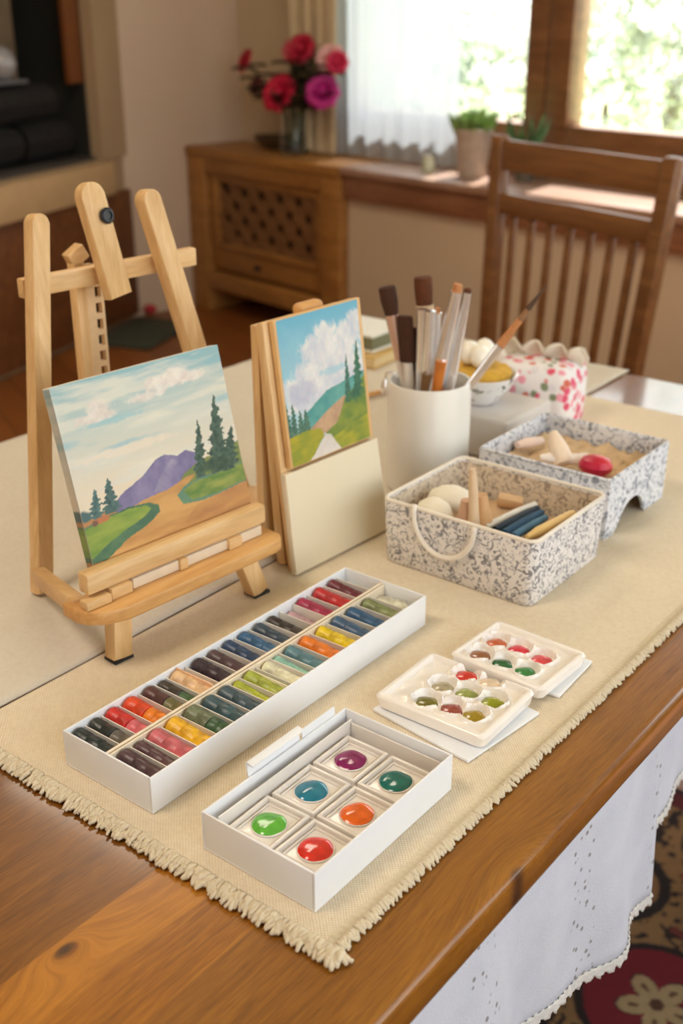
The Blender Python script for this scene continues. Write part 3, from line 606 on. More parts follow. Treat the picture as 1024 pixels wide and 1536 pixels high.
# ------------------------------------------------------------------ PLASTIC PALETTES
def palette(name, label, x0, x1, y0, y1, z, wells, rz=0, h=.009, tilt=0):
    cx, cy = (x0+x1)/2, (y0+y1)/2; th = thing(name, label, 'palette', (cx, cy, z), rz, 'white plastic paint palettes'); hx, hy = (x1-x0)/2, (y1-y0)/2
    R2 = Matrix.Rotation(-rz, 3, 'Z'); loc = [(R2 @ (Vector(at(px, py, z+h*.7))-Vector((cx, cy, z))), c, nm) for px, py, c, nm in wells]
    ws = [(l.x, l.y) for l, _, _ in loc]; N, Mx = 96, 84
    def hgt(x, y):
        e = min(hx-abs(x), hy-abs(y)); rim = h if e > .0028 else h-.002*(1-max(0, e)/.0028)**2
        z_ = rim
        if e > .0062: z_ = h-.0035-.0005*math.sin(x*300)*math.sin(y*260)
        elif e > .0045: z_ = h-.0035*(e-.0045)/.0017
        for k, (wx, wy) in enumerate(ws):
            a = math.atan2(y-wy, x-wx); d = math.hypot(x-wx, y-wy)/(1+.10*math.sin(a*4+k))
            if d < .0083: z_ = min(z_, h-.0062)
            elif d < .0102: q = (d-.0083)/.0019; q = q*q*(3-2*q); z_ = z_*q+(h-.0062)*(1-q)
        # little ridges standing between the wells
        if e > .006:
            dm = min([math.hypot(x-wx, y-wy) for wx, wy in ws])
            kk = min(range(len(ws)), key=lambda k: math.hypot(x-ws[k][0], y-ws[k][1])); aa = math.atan2(y-ws[kk][1], x-ws[kk][0])
            if .0095 < dm: z_ += (.0016+.0018*abs(math.sin(aa*2+kk)))*math.exp(-((dm-.0112)/.0011)**2)
        return z_
    b = B()
    cr = .006
    def f(u, v):
        x = (u*2-1)*hx; y = (v*2-1)*hy; ex, ey = abs(x)-(hx-cr), abs(y)-(hy-cr); z_ = hgt(x, y)
        if ex > 0 and ey > 0:
            d = math.hypot(ex, ey); m = max(ex, ey)
            if d > 1e-9: x = math.copysign(hx-cr+ex*m/d, x); y = math.copysign(hy-cr+ey*m/d, y)
        return (x, y, z_)
    b.grid(N, Mx, f)
    # skirt
    edge = [f(i/N, 0) for i in range(N)]+[f(1, j/Mx) for j in range(Mx)]+[f(1-i/N, 1) for i in range(N)]+[f(0, 1-j/Mx) for j in range(Mx)]
    n = len(edge); top = [b.bm.verts.new(p) for p in edge]; bot = [b.bm.verts.new((p[0]*.965, p[1]*.965, 0)) for p in edge]
    for k in range(n): b.bm.faces.new((top[(k+1) % n], top[k], bot[k], bot[(k+1) % n]))
    b.bm.faces.new(bot[::-1]); bmesh.ops.remove_doubles(b.bm, verts=b.bm.verts, dist=1e-6)
    b.build('tray', MT['palette'], th, 50)
    for k, (l, c, nm) in enumerate(loc):
        o = B().lathe([(0, 0), (.0078, 0), (.0076, .0006), (.0058, .0016), (.003, .0021), (0, .0022)], Matrix.Translation((l.x, l.y, h-.0060)), 28, 1, 1, lambda v: (v.x*(1+.06*math.sin(v.y*700+k)), v.y*(1+.06*math.sin(v.x*600+k)), v.z)).build('paint', paintmat(c, 20+k), th)
        o['label'] = nm+' paint'
    return th
palette('paint_palette', 'white plastic palette of olive, rust and red paints, nearer of the two palettes', -.3935, -.3055, .5395, .6125, RZ+.0042,
  [(640, 1049, (116, 110, 44), 'olive speckled'), (677, 1060, (150, 72, 60), 'rust'), (711, 1070, (164, 138, 34), 'ochre'), (664, 1027, (172, 160, 130), 'beige'), (700, 1037, (150, 158, 84), 'pale olive'), (739, 1050, (150, 156, 30), 'yellow green'), (699, 1010, (204, 48, 36), 'red'), (735, 1021, (232, 208, 180), 'cream')], rad(1.0), .0095)
palette('paint_palette', 'white plastic palette of red, brown and green paints, farther of the two palettes', -.382, -.3025, .6175, .6835, RZ+.0032,
  [(720, 979, (150, 96, 62), 'brown'), (753, 992, (38, 98, 56), 'dark green'), (788, 1004, (54, 132, 70), 'green'), (745, 961, (190, 92, 56), 'rust orange'), (778, 971, (214, 50, 70), 'crimson'), (812, 986, (222, 72, 84), 'coral red')], rad(-2), .0095)
for (x, y, sx, sy, r, zz, lb) in ((-.3455, .571, .085, .078, -7, RZ, 'white card sheet sticking out at an angle beneath the nearer palette'), (-.338, .658, .078, .058, 3, RZ, 'white card sheet beneath the farther palette')):
    tag(B().box((0, 0, .0014), (sx, sy, .0024), .0006).build('card_sheet', MT['card'], m=Matrix.Translation((x, y, zz)) @ Matrix.Rotation(rad(r), 4, 'Z')), lb, 'card', 'cards beneath the palettes')

# ------------------------------------------------------------------ ARTWORK
def art_mesh(name, parent, NX, NY, fn, surf, mat):
    us, vs_ = np.meshgrid(np.linspace(0, 1, NX+1), np.linspace(0, 1, NY+1)); c = fn(us, vs_)
    b = B(); b.grid(NX, NY, lambda u, v: surf(u, v)); o = b.build(name, mat, parent, 180); me = o.data
    at_ = me.color_attributes.new('Col', 'FLOAT_COLOR', 'POINT'); arr = np.ones((NX+1, NY+1, 4)); arr[..., :3] = np.transpose(c, (1, 0, 2))
    at_.data.foreach_set('color', arr.reshape(-1).astype(np.float32)); return o
_ng = rng.random((4, 64, 64))
def vn(x, y, k=0):
    xi = np.floor(x).astype(int); yi = np.floor(y).astype(int); fx = x-xi; fy = y-yi; fx = fx*fx*(3-2*fx); fy = fy*fy*(3-2*fy); g = _ng[k]
    a = g[xi % 64, yi % 64]; b = g[(xi+1) % 64, yi % 64]; c = g[xi % 64, (yi+1) % 64]; d = g[(xi+1) % 64, (yi+1) % 64]
    return (a*(1-fx)+b*fx)*(1-fy)+(c*(1-fx)+d*fx)*fy
def fbm(x, y, k=0): return (vn(x, y, k)*.5+vn(x*2.1, y*2.1, k)*.27+vn(x*4.3, y*4.3, k)*.15+vn(x*9, y*9, k)*.08)
class Art:
    def __init__(s, a, c, jit=.012):
        s.a0, s.c0 = a, c; s.a = a+(fbm(a*14, c*14, 1)-.5)*jit; s.c = c+(fbm(a*14+9, c*14+3, 2)-.5)*jit; s.img = np.zeros(a.shape+(3,))
    def L(s, c): return np.array(lin(*c)[:3])
    def put(s, m, col):
        col = s.L(col) if not isinstance(col, np.ndarray) else col; m = np.clip(m, 0, 1)[..., None]; s.img = s.img*(1-m)+col*m
    def poly(s, pts, soft=None):
        x, y = s.a, s.c; ins = np.zeros(x.shape, bool); n = len(pts)
        for i in range(n):
            x1, y1 = pts[i]; x2, y2 = pts[(i+1) % n]
            if y1 == y2: continue
            ins ^= ((y1 > y) != (y2 > y)) & (x < (x2-x1)*(y-y1)/(y2-y1)+x1)
        return ins.astype(float)
    def tex(s, c1, c2, fx, fy, k=0, sh=0):
        t = np.clip((fbm(s.a0*fx+sh, s.c0*fy, k)-.25)*2, 0, 1)[..., None]; return s.L(c1)*(1-t)+s.L(c2)*t
    def blob(s, x, y, rx, ry): 
        d = np.hypot((s.a-x)/rx, (s.c-y)/ry)+(fbm(s.a0*22, s.c0*22, 3)-.5)*.9; return np.clip((1.05-d)*2.6, 0, 1)
    def tree(s, ax, ac, bx, bc, w, c1, c2, sh=0):
        t = (s.c0-ac)/(bc-ac); cx = ax+(bx-ax)*t; d = np.abs(s.a0-cx+(fbm(s.a0*20, s.c0*40, 1)-.5)*.018)
        jag = .55+.45*np.abs(np.sin(t*21+sh+np.sign(s.a0-cx)*.6)); hw = w*np.clip(t, 0, 1)**.75*jag*(1-.25*(t > .93))
        m = ((t > 0) & (t < 1) & (d < hw*(.72+.56*vn(s.a0*90, s.c0*90, 2)))).astype(float); s.put(m, s.tex(c1, c2, 60, 60, 2, sh))
def art1(u, v):
    A = Art(u, 1-v); a, c = A.a, A.c; s = np.clip(c/.62, 0, 1)
    top = A.L((140, 184, 192)); mid = A.L((202, 208, 198)); low = A.L((228, 214, 190))
    s3 = s[..., None]; A.img = np.where(s3 < .5, top*(1-s3*2)+mid*s3*2, mid*(2-s3*2)+low*(s3*2-1))
    A.put(np.clip((fbm(a*3+c*1.2, c*16, 1)-.42)*3.2, 0, .75)*(c < .62), A.tex((232, 226, 208), (214, 214, 206), 6, 20))
    A.put(np.clip((fbm(a*3, c*12, 2)-.55)*3, 0, .6)*(c < .42), (132, 186, 200))
    for x, y, rx, ry in ((.22, .17, .09, .055), (.19, .215, .13, .04), (.62, .13, .14, .05), (.70, .11, .09, .06), (.5, .185, .12, .03), (.8, .14, .1, .035)): A.put(A.blob(x, y, rx, ry)*.85, A.tex((218, 204, 196), (238, 230, 220), 24, 24))
    A.put(A.blob(.3, .26, .2, .018)*.7, (150, 196, 204)); A.put(A.blob(.33, .44, .3, .03)*.5, (240, 222, 200))
    g = .74
    A.put((c > .745-.02*a).astype(float), A.tex((196, 142, 84), (178, 126, 74), 5, 16))
    A.put(A.poly([(.18, .73), (.26, .67), (.38, .625), (.47, .555), (.53, .545), (.6, .575), (.66, .555), (.75, .60), (.78, .73), (.5, .79), (.2, .80)]), A.tex((112, 104, 146), (142, 132, 168), 14, 10))
    A.put(A.poly([(.56, .58), (.48, .66), (.42, .74), (.47, .745), (.52, .68), (.60, .61)])*.7, A.tex((130, 122, 158), (164, 156, 178), 20, 20))
    A.put(A.poly([(.55, .76), (.62, .69), (.74, .64), (.85, .64), (1.01, .60), (1.01, .80), (.62, .80)]), A.tex((96, 122, 62), (136, 142, 72), 16, 20))
    A.put(A.poly([(.2, .79), (.36, .755), (.5, .75), (.62, .715), (.69, .715), (.60, .775), (.58, .83), (.7, .88), (1.01, .90), (1.01, 1.01), (0, 1.01), (.2, .9)]), A.tex((212, 162, 94), (184, 130, 68), 4, 22, 1))
    A.put(A.poly([(.66, .9), (1.01, .86), (1.01, 1.01), (.5, 1.01)])*.7, A.tex((168, 112, 62), (196, 140, 78), 8, 24))
    A.put(A.poly([(-.01, .80), (.12, .775), (.26, .765), (.38, .78), (.435, .815), (.43, .86), (.34, .905), (.22, .94), (.08, 1.01), (-.01, 1.01)]), A.tex((64, 104, 78), (84, 122, 86), 12, 16))
    A.put(A.poly([(-.01, .81), (.12, .785), (.26, .775), (.36, .79), (.385, .82), (.34, .85), (.24, .88), (.12, .92), (-.01, .99)]), A.tex((104, 142, 52), (150, 166, 66), 8, 20))
    A.put(A.poly([(.55, .80), (.60, .765), (.72, .745), (.9, .75), (1.01, .74), (1.01, .86), (.86, .875), (.70, .885), (.58, .865)]), A.tex((88, 130, 112), (104, 140, 104), 12, 16))
    A.put(A.poly([(.59, .79), (.66, .765), (.8, .755), (1.01, .75), (1.01, .85), (.8, .87), (.64, .86)]), A.tex((92, 128, 52), (150, 158, 72), 10, 22))
    d1, d2 = (38, 66, 54), (78, 104, 86)
    A.tree(.975, .50, .90, .76, .075, d1, d2, 2); A.tree(.905, .285, .845, .755, .085, d1, d2); A.tree(.775, .40, .72, .745, .052, d1, d2, 1)
    A.put(A.blob(.82, .70, .13, .045), A.tex(d1, (74, 98, 66), 30, 30))
    A.tree(.185, .565, .17, .765, .062, (44, 76, 76), (84, 118, 112), 1); A.tree(.10, .60, .08, .77, .05, (56, 90, 90), (96, 130, 124), 2); A.put(A.blob(.02, .74, .05, .04), (72, 104, 104))
    A.put(A.blob(.10, .785, .05, .02), (188, 116, 70)); A.put(A.blob(.06, .79, .02, .022), (120, 84, 66))
    return np.clip(A.img, 0, 1)
def art2(u, v):
    A = Art(u, 1-v); a, c = A.a, A.c; s3 = np.clip(c/.7, 0, 1)[..., None]
    A.img = A.L((104, 178, 206))*(1-s3)+A.L((186, 214, 220))*s3; A.put(np.clip((fbm(a*4, c*5, 1)-.5)*2, 0, .6), (140, 196, 214))
    for x, y, rx, ry in ((.55, .18, .17, .10), (.42, .27, .2, .12), (.62, .33, .3, .13), (.85, .22, .2, .12), (.95, .12, .12, .07), (.3, .42, .22, .13), (.15, .52, .2, .14), (.5, .50, .32, .12), (.8, .42, .3, .12), (.35, .60, .35, .08)): A.put(A.blob(x, y, rx, ry)*.92, A.tex((204, 206, 218), (238, 234, 228), 10, 10))
    A.put(A.blob(.2, .52, .2, .09)*.5, (176, 178, 202)); A.put(A.blob(.62, .43, .2, .03)*.6, (150, 200, 214))
    A.put(A.poly([(.12, .75), (.24, .66), (.4, .60), (.5, .56), (.75, .53), (1.01, .5), (1.01, .75), (.12, .78)]), A.tex((76, 150, 146), (110, 174, 164), 8, 10))
    A.put(A.poly([(.2, .80), (.4, .73), (.55, .68), (.72, .63), (.8, .70), (.6, .84), (.3, .86)]), A.tex((176, 140, 112), (206, 168, 130), 10, 14))
    A.put(A.poly([(.38, .87), (.6, .80), (.72, .66), (.86, .60), (1.01, .53), (1.01, 1.01), (.5, 1.01)]), A.tex((96, 128, 52), (142, 152, 54), 8, 14))
    A.put(A.poly([(.52, .90), (.85, .84), (1.01, .82), (1.01, 1.01), (.6, 1.01)]), A.tex((176, 168, 44), (120, 140, 48), 8, 16))
    for x in (0, .07, .15, .22): A.tree(x, .56+.1*x+.05*(x > .1), x+.0, .80, .06, (50, 92, 84), (92, 132, 108), x*40)
    A.put(A.poly([(-.01, .80), (.2, .78), (.38, .80), (.41, .86), (.3, .95), (.25, 1.01), (-.01, 1.01)]), A.tex((188, 170, 36), (142, 150, 44), 6, 14))
    A.put(A.poly([(.43, .855), (.5, .87), (.62, 1.01), (.2, 1.01), (.32, .94)]), A.tex((214, 204, 196), (228, 218, 208), 8, 16))
    A.tree(.935, .27, .90, .66, .075, (36, 92, 72), (70, 122, 92)); A.tree(.79, .35, .76, .69, .052, (42, 92, 82), (74, 124, 104), 1); A.put(A.blob(.86, .66, .16, .05), A.tex((44, 96, 74), (84, 128, 72), 20, 20))
    return np.clip(A.img, 0, 1)

# ------------------------------------------------------------------ EASEL  (a forwards, b to the right, z up)
def frame2(ox, oy, yaw):
    c, s = math.cos(rad(yaw)), math.sin(rad(yaw)); return Matrix(((c, s, 0, ox), (-s, c, 0, oy), (0, 0, 1, 0), (0, 0, 0, 1)))
EM = frame2(-.588, .478, 5); ez = thing('tabletop_easel', 'pale pine tabletop easel with a black knob holding the larger landscape', 'easel')
def EB(b, n, mt, par=None): return b.build(n, mt, par or ez, m=EM)
def stile(p0, p1, w, d, rnd=True, bev=.0012):                # upright with rounded top, w along b, d along a
    b = B(); p0, p1 = Vector(p0), Vector(p1); ax = (p1-p0); L = ax.length; ax.normalize()
    wv = Vector((0, 1, 0)); wv = (wv-ax*wv.dot(ax)).normalized(); dv = wv.cross(ax)
    poly = [(-w/2, 0), (w/2, 0)]+[(w/2*math.cos(t), L-w*.45+w*.45*math.sin(t)) for t in [PI*k/10 for k in range(11)]] if rnd else [(-w/2, 0), (w/2, 0), (w/2, L), (-w/2, L)]
    m = Matrix((wv, ax, dv)).transposed().to_4x4(); m.translation = p0; return b.prism(poly, d, m, bev)
EB(stile((-.128, .018, LZ), (-.163, .0735, 1.053), .0150, .0135), 'left_upright', MT['pineZ'])
EB(stile((-.128, .248, LZ), (-.163, .180, 1.060), .0175, .0145), 'right_upright', MT['pineZ'])
EB(B().beam((-.1745, .0585, .9945), (-.1745, .2385, .9945), .0158, .009, (0, 0, 1), .0012), 'crossbar', MT['pineY'])
EB(stile((-.152, .1365, .979), (-.164, .1225, 1.0715), .0225, .011, True), 'top_clamp', MT['pineZ'])
EB(B().lathe([(0, 0), (.0062, 0), (.0066, .003), (.005, .0042), (.0038, .0042), (.0036, .0028), (0, .0028)], Matrix.Translation((-.1550, .1325, 1.045)) @ Euler((0, rad(82), 0)).to_matrix().to_4x4(), 24), 'knob', MT['black'])
EB(B().span((-.199, .1200, LZ), (-.188, .1305, 1.004), .001), 'rear_mast', MT['pineZ'])
EB(B().box((-.194, .1265, 1.0085), (.012, .017, .013), .0012, (rad(30), 0, 0)), 'hinge_block', MT['pineY'])
lad = B().span((-.196, .1305, .86), (-.191, .1405, 1.0), .0003, 1).span((-.196, .1465, .86), (-.191, .1495, 1.0), .0003, 1)
for k in range(10): lad.span((-.196, .14, .866+k*.0142), (-.191, .147, .871+k*.0142), .0003, 1)
EB(lad, 'slotted_rail', plain('rail_wood', lin(222, 190, 148), .5, .08, 90))
EB(B().beam((-.122, .013, .7725), (-.012, -.020, .797), .014, .011, (0, 0, 1), .0012), 'side_arm', MT['pineX'])
EB(B().beam((-.122, .252, .7725), (-.012, .154, .797), .014, .011, (0, 0, 1), .0012), 'side_arm', MT['pineX'])
pts = [(-.02, -.030), (-.004, -.031), (.006, -.027), (.0145, -.018), (.0185, -.008), (.0195, .002), (.0195, .148), (.017, .157), (.010, .1625), (-.02, .1635)]
EB(B().prism(pts, .011, Matrix.Translation((0, 0, .7965)), .002), 'tray_shelf', MT['honeyY'])
EB(B().beam((-.005, -.021, .8195), (-.005, .1555, .8195), .0165, .0125, (0, 0, 1), .0022), 'canvas_holder', MT['pineY'])
for a_, c_ in (((-.004, -.026, .8022), (.006, -.004, .8092)), ((-.009, -.003, .8022), (.0045, .016, .8112)), ((-.009, .062, .8022), (.004, .070, .8110)), ((-.009, .112, .8022), (.0045, .126, .8110))):
    EB(B().span(a_, c_, .001), 'spacer_block', MT['pineY'])
EB(B().span((-.007, .0185, .8022), (.0015, .150, .8105), .0008), 'pale_rail', plain('pale_bare_wood', lin(226, 206, 180), .6, .04, 90))
for bb, nm in ((.001, -.002), (.135, .006)):
    EB(stile((.003, bb+nm, RZ+.002), (.001, bb-nm*1.2, .7912), .0165, .013, False), 'front_foot', MT['pineZ'])
    EB(B().box((.003, bb+nm, RZ+.0013), (.0138, .0172, .0024), .0004), 'rubber_pad', MT['rubber'])
# canvas leaning on it
cv = thing('landscape_painting', 'larger landscape canvas with a winding orange path, on the tabletop easel', 'painting')
la = .262; up = Vector((-la, 0, 1)).normalized(); bn = Vector((1, 0, la)).normalized(); wv = Vector((0, 1, 0)); o0 = Vector((-.0125, -.0055, .828)); CB0, CT = -.0155, .1305
Wc = .1570
def cpt(u, h, dep): return o0+wv*(Wc*u)+up*h+bn*(-dep)
m = Matrix((wv, up, bn)).transposed().to_4x4(); m.translation = cpt(.5, (CB0+CT)/2, .0052)
B().box((0, 0, 0), (Wc, CT-CB0, .0098), .0006, None, 2).build('canvas', plain('canvas_sides', lin(206, 204, 200), .8, .05, 200), cv, m=EM @ m)
art_mesh('painted_face', cv, 300, 280, lambda u, v: art1(u, (v*(CT-CB0)+CB0)/CT), lambda u, v: EM @ cpt(u, CB0+(CT-CB0)*v, .0001), MT['artpaint'])
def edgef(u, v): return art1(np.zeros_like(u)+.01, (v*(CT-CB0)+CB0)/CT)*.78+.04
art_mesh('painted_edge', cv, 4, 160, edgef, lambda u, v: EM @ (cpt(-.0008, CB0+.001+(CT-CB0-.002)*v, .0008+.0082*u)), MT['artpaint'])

# ------------------------------------------------------------------ SECOND STAND
SM = frame2(-.568, .66, 3); st = thing('display_stand', 'slim pine A-frame stand with a blank cream board, right of the easel', 'display stand')
def SB(b, n, mt, par=None): return b.build(n, mt, par or st, m=SM)
ls = .1365
def sp(b_, z, dep=0): return Vector((-(z-.752)*ls-dep, b_, z))
SB(B().beam(sp(.0610, .7535, .0065), sp(.0610, .9675, .0065), .1145, .0058, (0, 1, 0), .001), 'front_panel', MT['pineZ'])
SB(B().beam((-.0225, .0625, .7535), (-.0395, .0625, .965), .1100, .0095, (0, 1, 0), .001), 'middle_panel', MT['pineZ'])
SB(B().beam((-.0475, .0625, .7535), (-.0495, .0625, .962), .1050, .0085, (0, 1, 0), .001), 'back_panel', MT['pineZ'])
SB(B().box((-.044, .0700, .9665), (.013, .030, .012), .005, None, 4), 'top_peg', MT['honeyY'])
m = Matrix((Vector((0, 1, 0)), Vector((-ls, 0, 1)).normalized(), Vector((1, 0, ls)).normalized())).transposed().to_4x4(); m.translation = sp(.0635, .7975, -.0005)
SB(B().prism([(-.0635, -.0445), (.0635, -.0445), (.0590, .0455), (-.0620, .0455)], .0066, m, .0008), 'cream_board', plain('cream_board', lin(230, 216, 188), .6, .02, 12))
c2 = thing('small_landscape_painting', 'smaller landscape painting with big clouds, on the slim stand', 'painting')
SB(B().beam(sp(.0635, .8455, -.0005), sp(.0635, .9695, -.0005), .1080, .0052, (0, 1, 0), .0006), 'panel', plain('panel_edge_wood', lin(222, 178, 120), .6, .05, 60), c2)
art_mesh('painted_face', c2, 240, 280, art2, lambda u, v: SM @ sp(.0122+.1010*u, .8465+.1225*v, -.0033), MT['artpaint'])

# ------------------------------------------------------------------ CUP AND BRUSHES
CC = Vector((-.594, .902, RZ)); CR = .0415; CHt = .1125
cp_ = tag(B().lathe([(0, 0), (CR-.003, 0), (CR, .003), (CR, CHt-.002), (CR-.0012, CHt), (CR-.0028, CHt), (CR-.004, CHt-.002), (CR-.004, .008), (0, .006)], Matrix.Translation(CC), 64).build('brush_cup', MT['white']), 'tall round white ceramic cup holding paint brushes', 'cup')
def brush(top, off, parts, label, lean=None, foot=None, flat=1):
    """parts: list of (name, fraction0, fraction1, radius0, radius1, material)"""
    f0 = CC+Vector((foot[0] if foot else off[0]*.5, foot[1] if foot else off[1]*.5, .010)); tp = upright(top[0], top[1], CC+Vector((off[0], off[1], 0)))
    ax = tp-f0; L = ax.length; q = Vector((0, 0, 1)).rotation_difference(ax.normalized()).to_matrix().to_4x4()
    th = thing('paint_brush', label, 'paint brush', f0, 0, 'brushes in the white cup')
    for nm, a, c, r0, r1, mt, shape in parts:
        if shape == 'b': pr = [(0, a*L), (r0, a*L), (r1*1.12, (a+(c-a)*.45)*L), (r1, (a+(c-a)*.75)*L), (r1*.45, (a+(c-a)*.96)*L), (0, c*L)]
        elif shape == 'f': pr = [(0, a*L), (r0, a*L), (r1, (a+(c-a)*.5)*L), (r1, c*L-.002), (r1*.9, c*L), (0, c*L)]
        else: pr = [(0, a*L), (r0, a*L+.0003), ((r0+r1)/2, (a+c)/2*L), (r1, c*L-.0003), (0, c*L)]
        B().lathe(pr, q, 20, 1, flat if shape != 'h' else 1).build(nm, mt, th)
    return th
br1 = plain('brown_bristle', lin(100, 52, 20), .8, .35, 500, bump=.8); br2 = plain('dark_bristle', lin(72, 38, 18), .8, .3, 500, bump=.8); brt = plain('orange_bristle', lin(196, 132, 82), .7, .2, 400)
orh = plain('amber_handle', lin(196, 112, 36), .25, .2, 50, coat=.8); whh = plain('white_handle', lin(226, 214, 200), .35, .03, coat=.3); pinkf = plain('pale_copper', lin(214, 178, 160), .3, .05, metal=.6); brh = plain('umber_handle', lin(120, 84, 46), .4, .2, 60, coat=.4)
dkh = plain('dark_tip', lin(84, 62, 48), .4)
wdf = plain('pale_wood_ferrule', lin(226, 198, 164), .5, .05, 60)
ST = MT['steel']
brush((580, 430), (-.026, .012), [('handle', 0, .62, .003, .004, whh, 'h'), ('ferrule', .62, .86,   .0048, .0068, pinkf, 'h'), ('bristle', .855, 1, .0068, .0086, br2, 'f')], 'round brush with dark brown bristles, leftmost and standing apart behind the cup rim')
brush((634, 415), (.0, .026), [('handle', 0, .66, .004, .005, whh, 'h'), ('ferrule', .66, .865, .0085, .0088, wdf, 'h'), ('bristle', .86, 1, .0082, .0090, br1, 'f')], 'tallest round brush with brown bristles and a wide pale ferrule')
brush((607, 474), (-.026, -.004), [('handle', 0, .72, .0048, .0052, whh, 'h'), ('bristle', .72, 1, .0088, .0088, br2, 'f')], 'flat brush with short dark brown bristles and a white handle', flat=.55)
brush((618, 492), (-.018, .010), [('handle', 0, .72, .0045, .005, brh, 'h'), ('bristle', .72, 1, .007, .0075, br2, 'f')], 'dark brown brush with an umber handle, just behind the flat one', flat=.6)
brush((633, 463), (-.012, -.008), [('handle', 0, .4, .004, .005, whh, 'h'), ('ferrule', .4, 1, .0052, .0054, ST, 'h')], 'leftmost of the three short steel ferrules in the cup')
brush((645, 466), (-.004, -.012), [('handle', 0, .5, .004, .005, brh, 'h'), ('ferrule', .5, 1, .0052, .0056, ST, 'h')], 'middle one of the three short steel ferrules in the cup')
brush((656, 462), (.003, .004), [('handle', 0, .55, .004, .005, orh, 'h'), ('ferrule', .55, .975, .0048, .0045, ST, 'h'), ('bristle', .97, 1, .003, .003, brt, 'f')], 'rightmost of the three short steel ferrules, with an orange tip')
brush((687, 426), (.010, -.012), [('handle', 0, .45, .0055, .0075, orh, 'h'), ('ferrule', .45, .965, .0078, .0052, ST, 'h'), ('bristle', .963, 1, .0048, .0044, brt, 'f')], 'tall brush with a long steel ferrule, amber handle and orange tip', foot=(-.004, -.016))
brush((702, 432), (.016, .006), [('handle', 0, .46, .005, .0065, orh, 'h'), ('ferrule', .46, .98, .0066, .0042, ST, 'h'), ('bristle', .975, 1, .004, .0035, br1, 'b')], 'tall brush with a narrow steel ferrule right of the orange-tipped one', foot=(.004, .004))
brush((820, 427), (.024, .004), [('handle', 0, .40, .004, .0042, orh, 'h'), ('ferrule', .40, .70, .0040, .0046, ST, 'h'), ('collar', .70, .83, .0046, .0032, brt, 'h'), ('tip_neck', .83, .88, .0030, .0028, plain('bronze_neck', lin(150, 110, 76), .4), 'h'), ('dark_tip', .88, 1, .0030, .0006, dkh, 'h')], 'thin brush leaning far out to the right of the cup', foot=(-.020, -.018))
brush((662, 540), (.004, -.022), [('handle', 0, 1, .005, .0055, orh, 'h')], 'short amber handle standing at the front of the cup')
brush((640, 560), (-.010, -.024), [('handle', 0, 1, .0045, .005, brh, 'h')], 'short brown handle standing at the front of the cup left of the amber one')
cl = thing('silver_clip', 'small shiny silver drop hooked on the left rim of the white cup', 'clip')
cpz = upright(583, 575, CC-RT*(CR+.001))
B().lathe([(0, 0), (.003, .001), (.0044, .005), (.0036, .011), (.0018, .017), (0, .0185)], Matrix.Translation(cpz+Vector((-.0025, -.003, -.012))), 16).build('drop', MT['steel'], cl)
B().tube([cpz+Vector((-.0025, -.003, .005)), cpz+Vector((-.002, -.002, .011)), cpz+Vector((.003, .002, .0115)), cpz+Vector((.0075, .006, .006))], .0012, 8).build('hook', MT['steel'], cl)

# ------------------------------------------------------------------ BASKETS
def rrect(hx, hy, r, n=6):
    out = []
    for cx, cy, a0 in ((hx-r, hy-r, 0), (-hx+r, hy-r, PI/2), (-hx+r, -hy+r, PI), (hx-r, -hy+r, 1.5*PI)):
        for k in range(n+1): out.append((cx+r*math.cos(a0+PI/2*k/n), cy+r*math.sin(a0+PI/2*k/n)))
    return out
def loft(b, rings, cap0=True, cap1=True):
    vr = [[b.bm.verts.new(p) for p in r] for r in rings]; n = len(vr[0])
    for a, c in zip(vr, vr[1:]):
        for k in range(n): b.bm.faces.new((a[k], a[(k+1) % n], c[(k+1) % n], c[k]))
    if cap0: b.bm.faces.new(vr[0][::-1])
    if cap1: b.bm.faces.new(vr[-1])
    return b
bx0, bx1, by0, by1, bh = -.529, -.377, .7325, .862, .0590; hx, hy = (bx1-bx0)/2, (by1-by0)/2; bc = Vector(((bx0+bx1)/2, (by0+by1)/2, RZ))
k1 = thing('fabric_basket', 'grey floral fabric basket with a cream cord handle, nearer of the two', 'basket', bc, 0, 'grey floral fabric baskets')
ring = lambda dx, z, r=.0085: [(x, y, z) for x, y in rrect(hx-dx, hy-dx, r)]
loft(B(), [ring(.0035, .0), ring(.002, .0015), ring(.001, .03), ring(0, bh-.002), ring(.0006, bh), ring(.0026, bh), ring(.0032, bh-.0022)], True, False).build('fabric_shell', MT['basket'], k1, 60)
loft(B(), [ring(.0034, bh-.002), ring(.0045, .03), ring(.0065, .004)], False, True).build('lining', MT['liner'], k1, 60)
rg = ring(.0015, bh+.0002); B().tube([Vector(p) for p in rg+rg[:1]], .0019, 6).build('rim_piping', MT['trimw'], k1, 180)
hp = [(-.4925, .010)]+[(-.4625-.030*math.cos(t), .003-.033*math.sin(t)) for t in [PI*k/14 for k in range(15)]]+[(-.4325, .006)]
B().tube([Vector((x-bc.x, by0-bc.y-.0026+(.001 if z > .004 else 0), z+.0535)) for x, z in hp], .0024, 10).build('cord_handle', MT['trimw'], k1, 180)
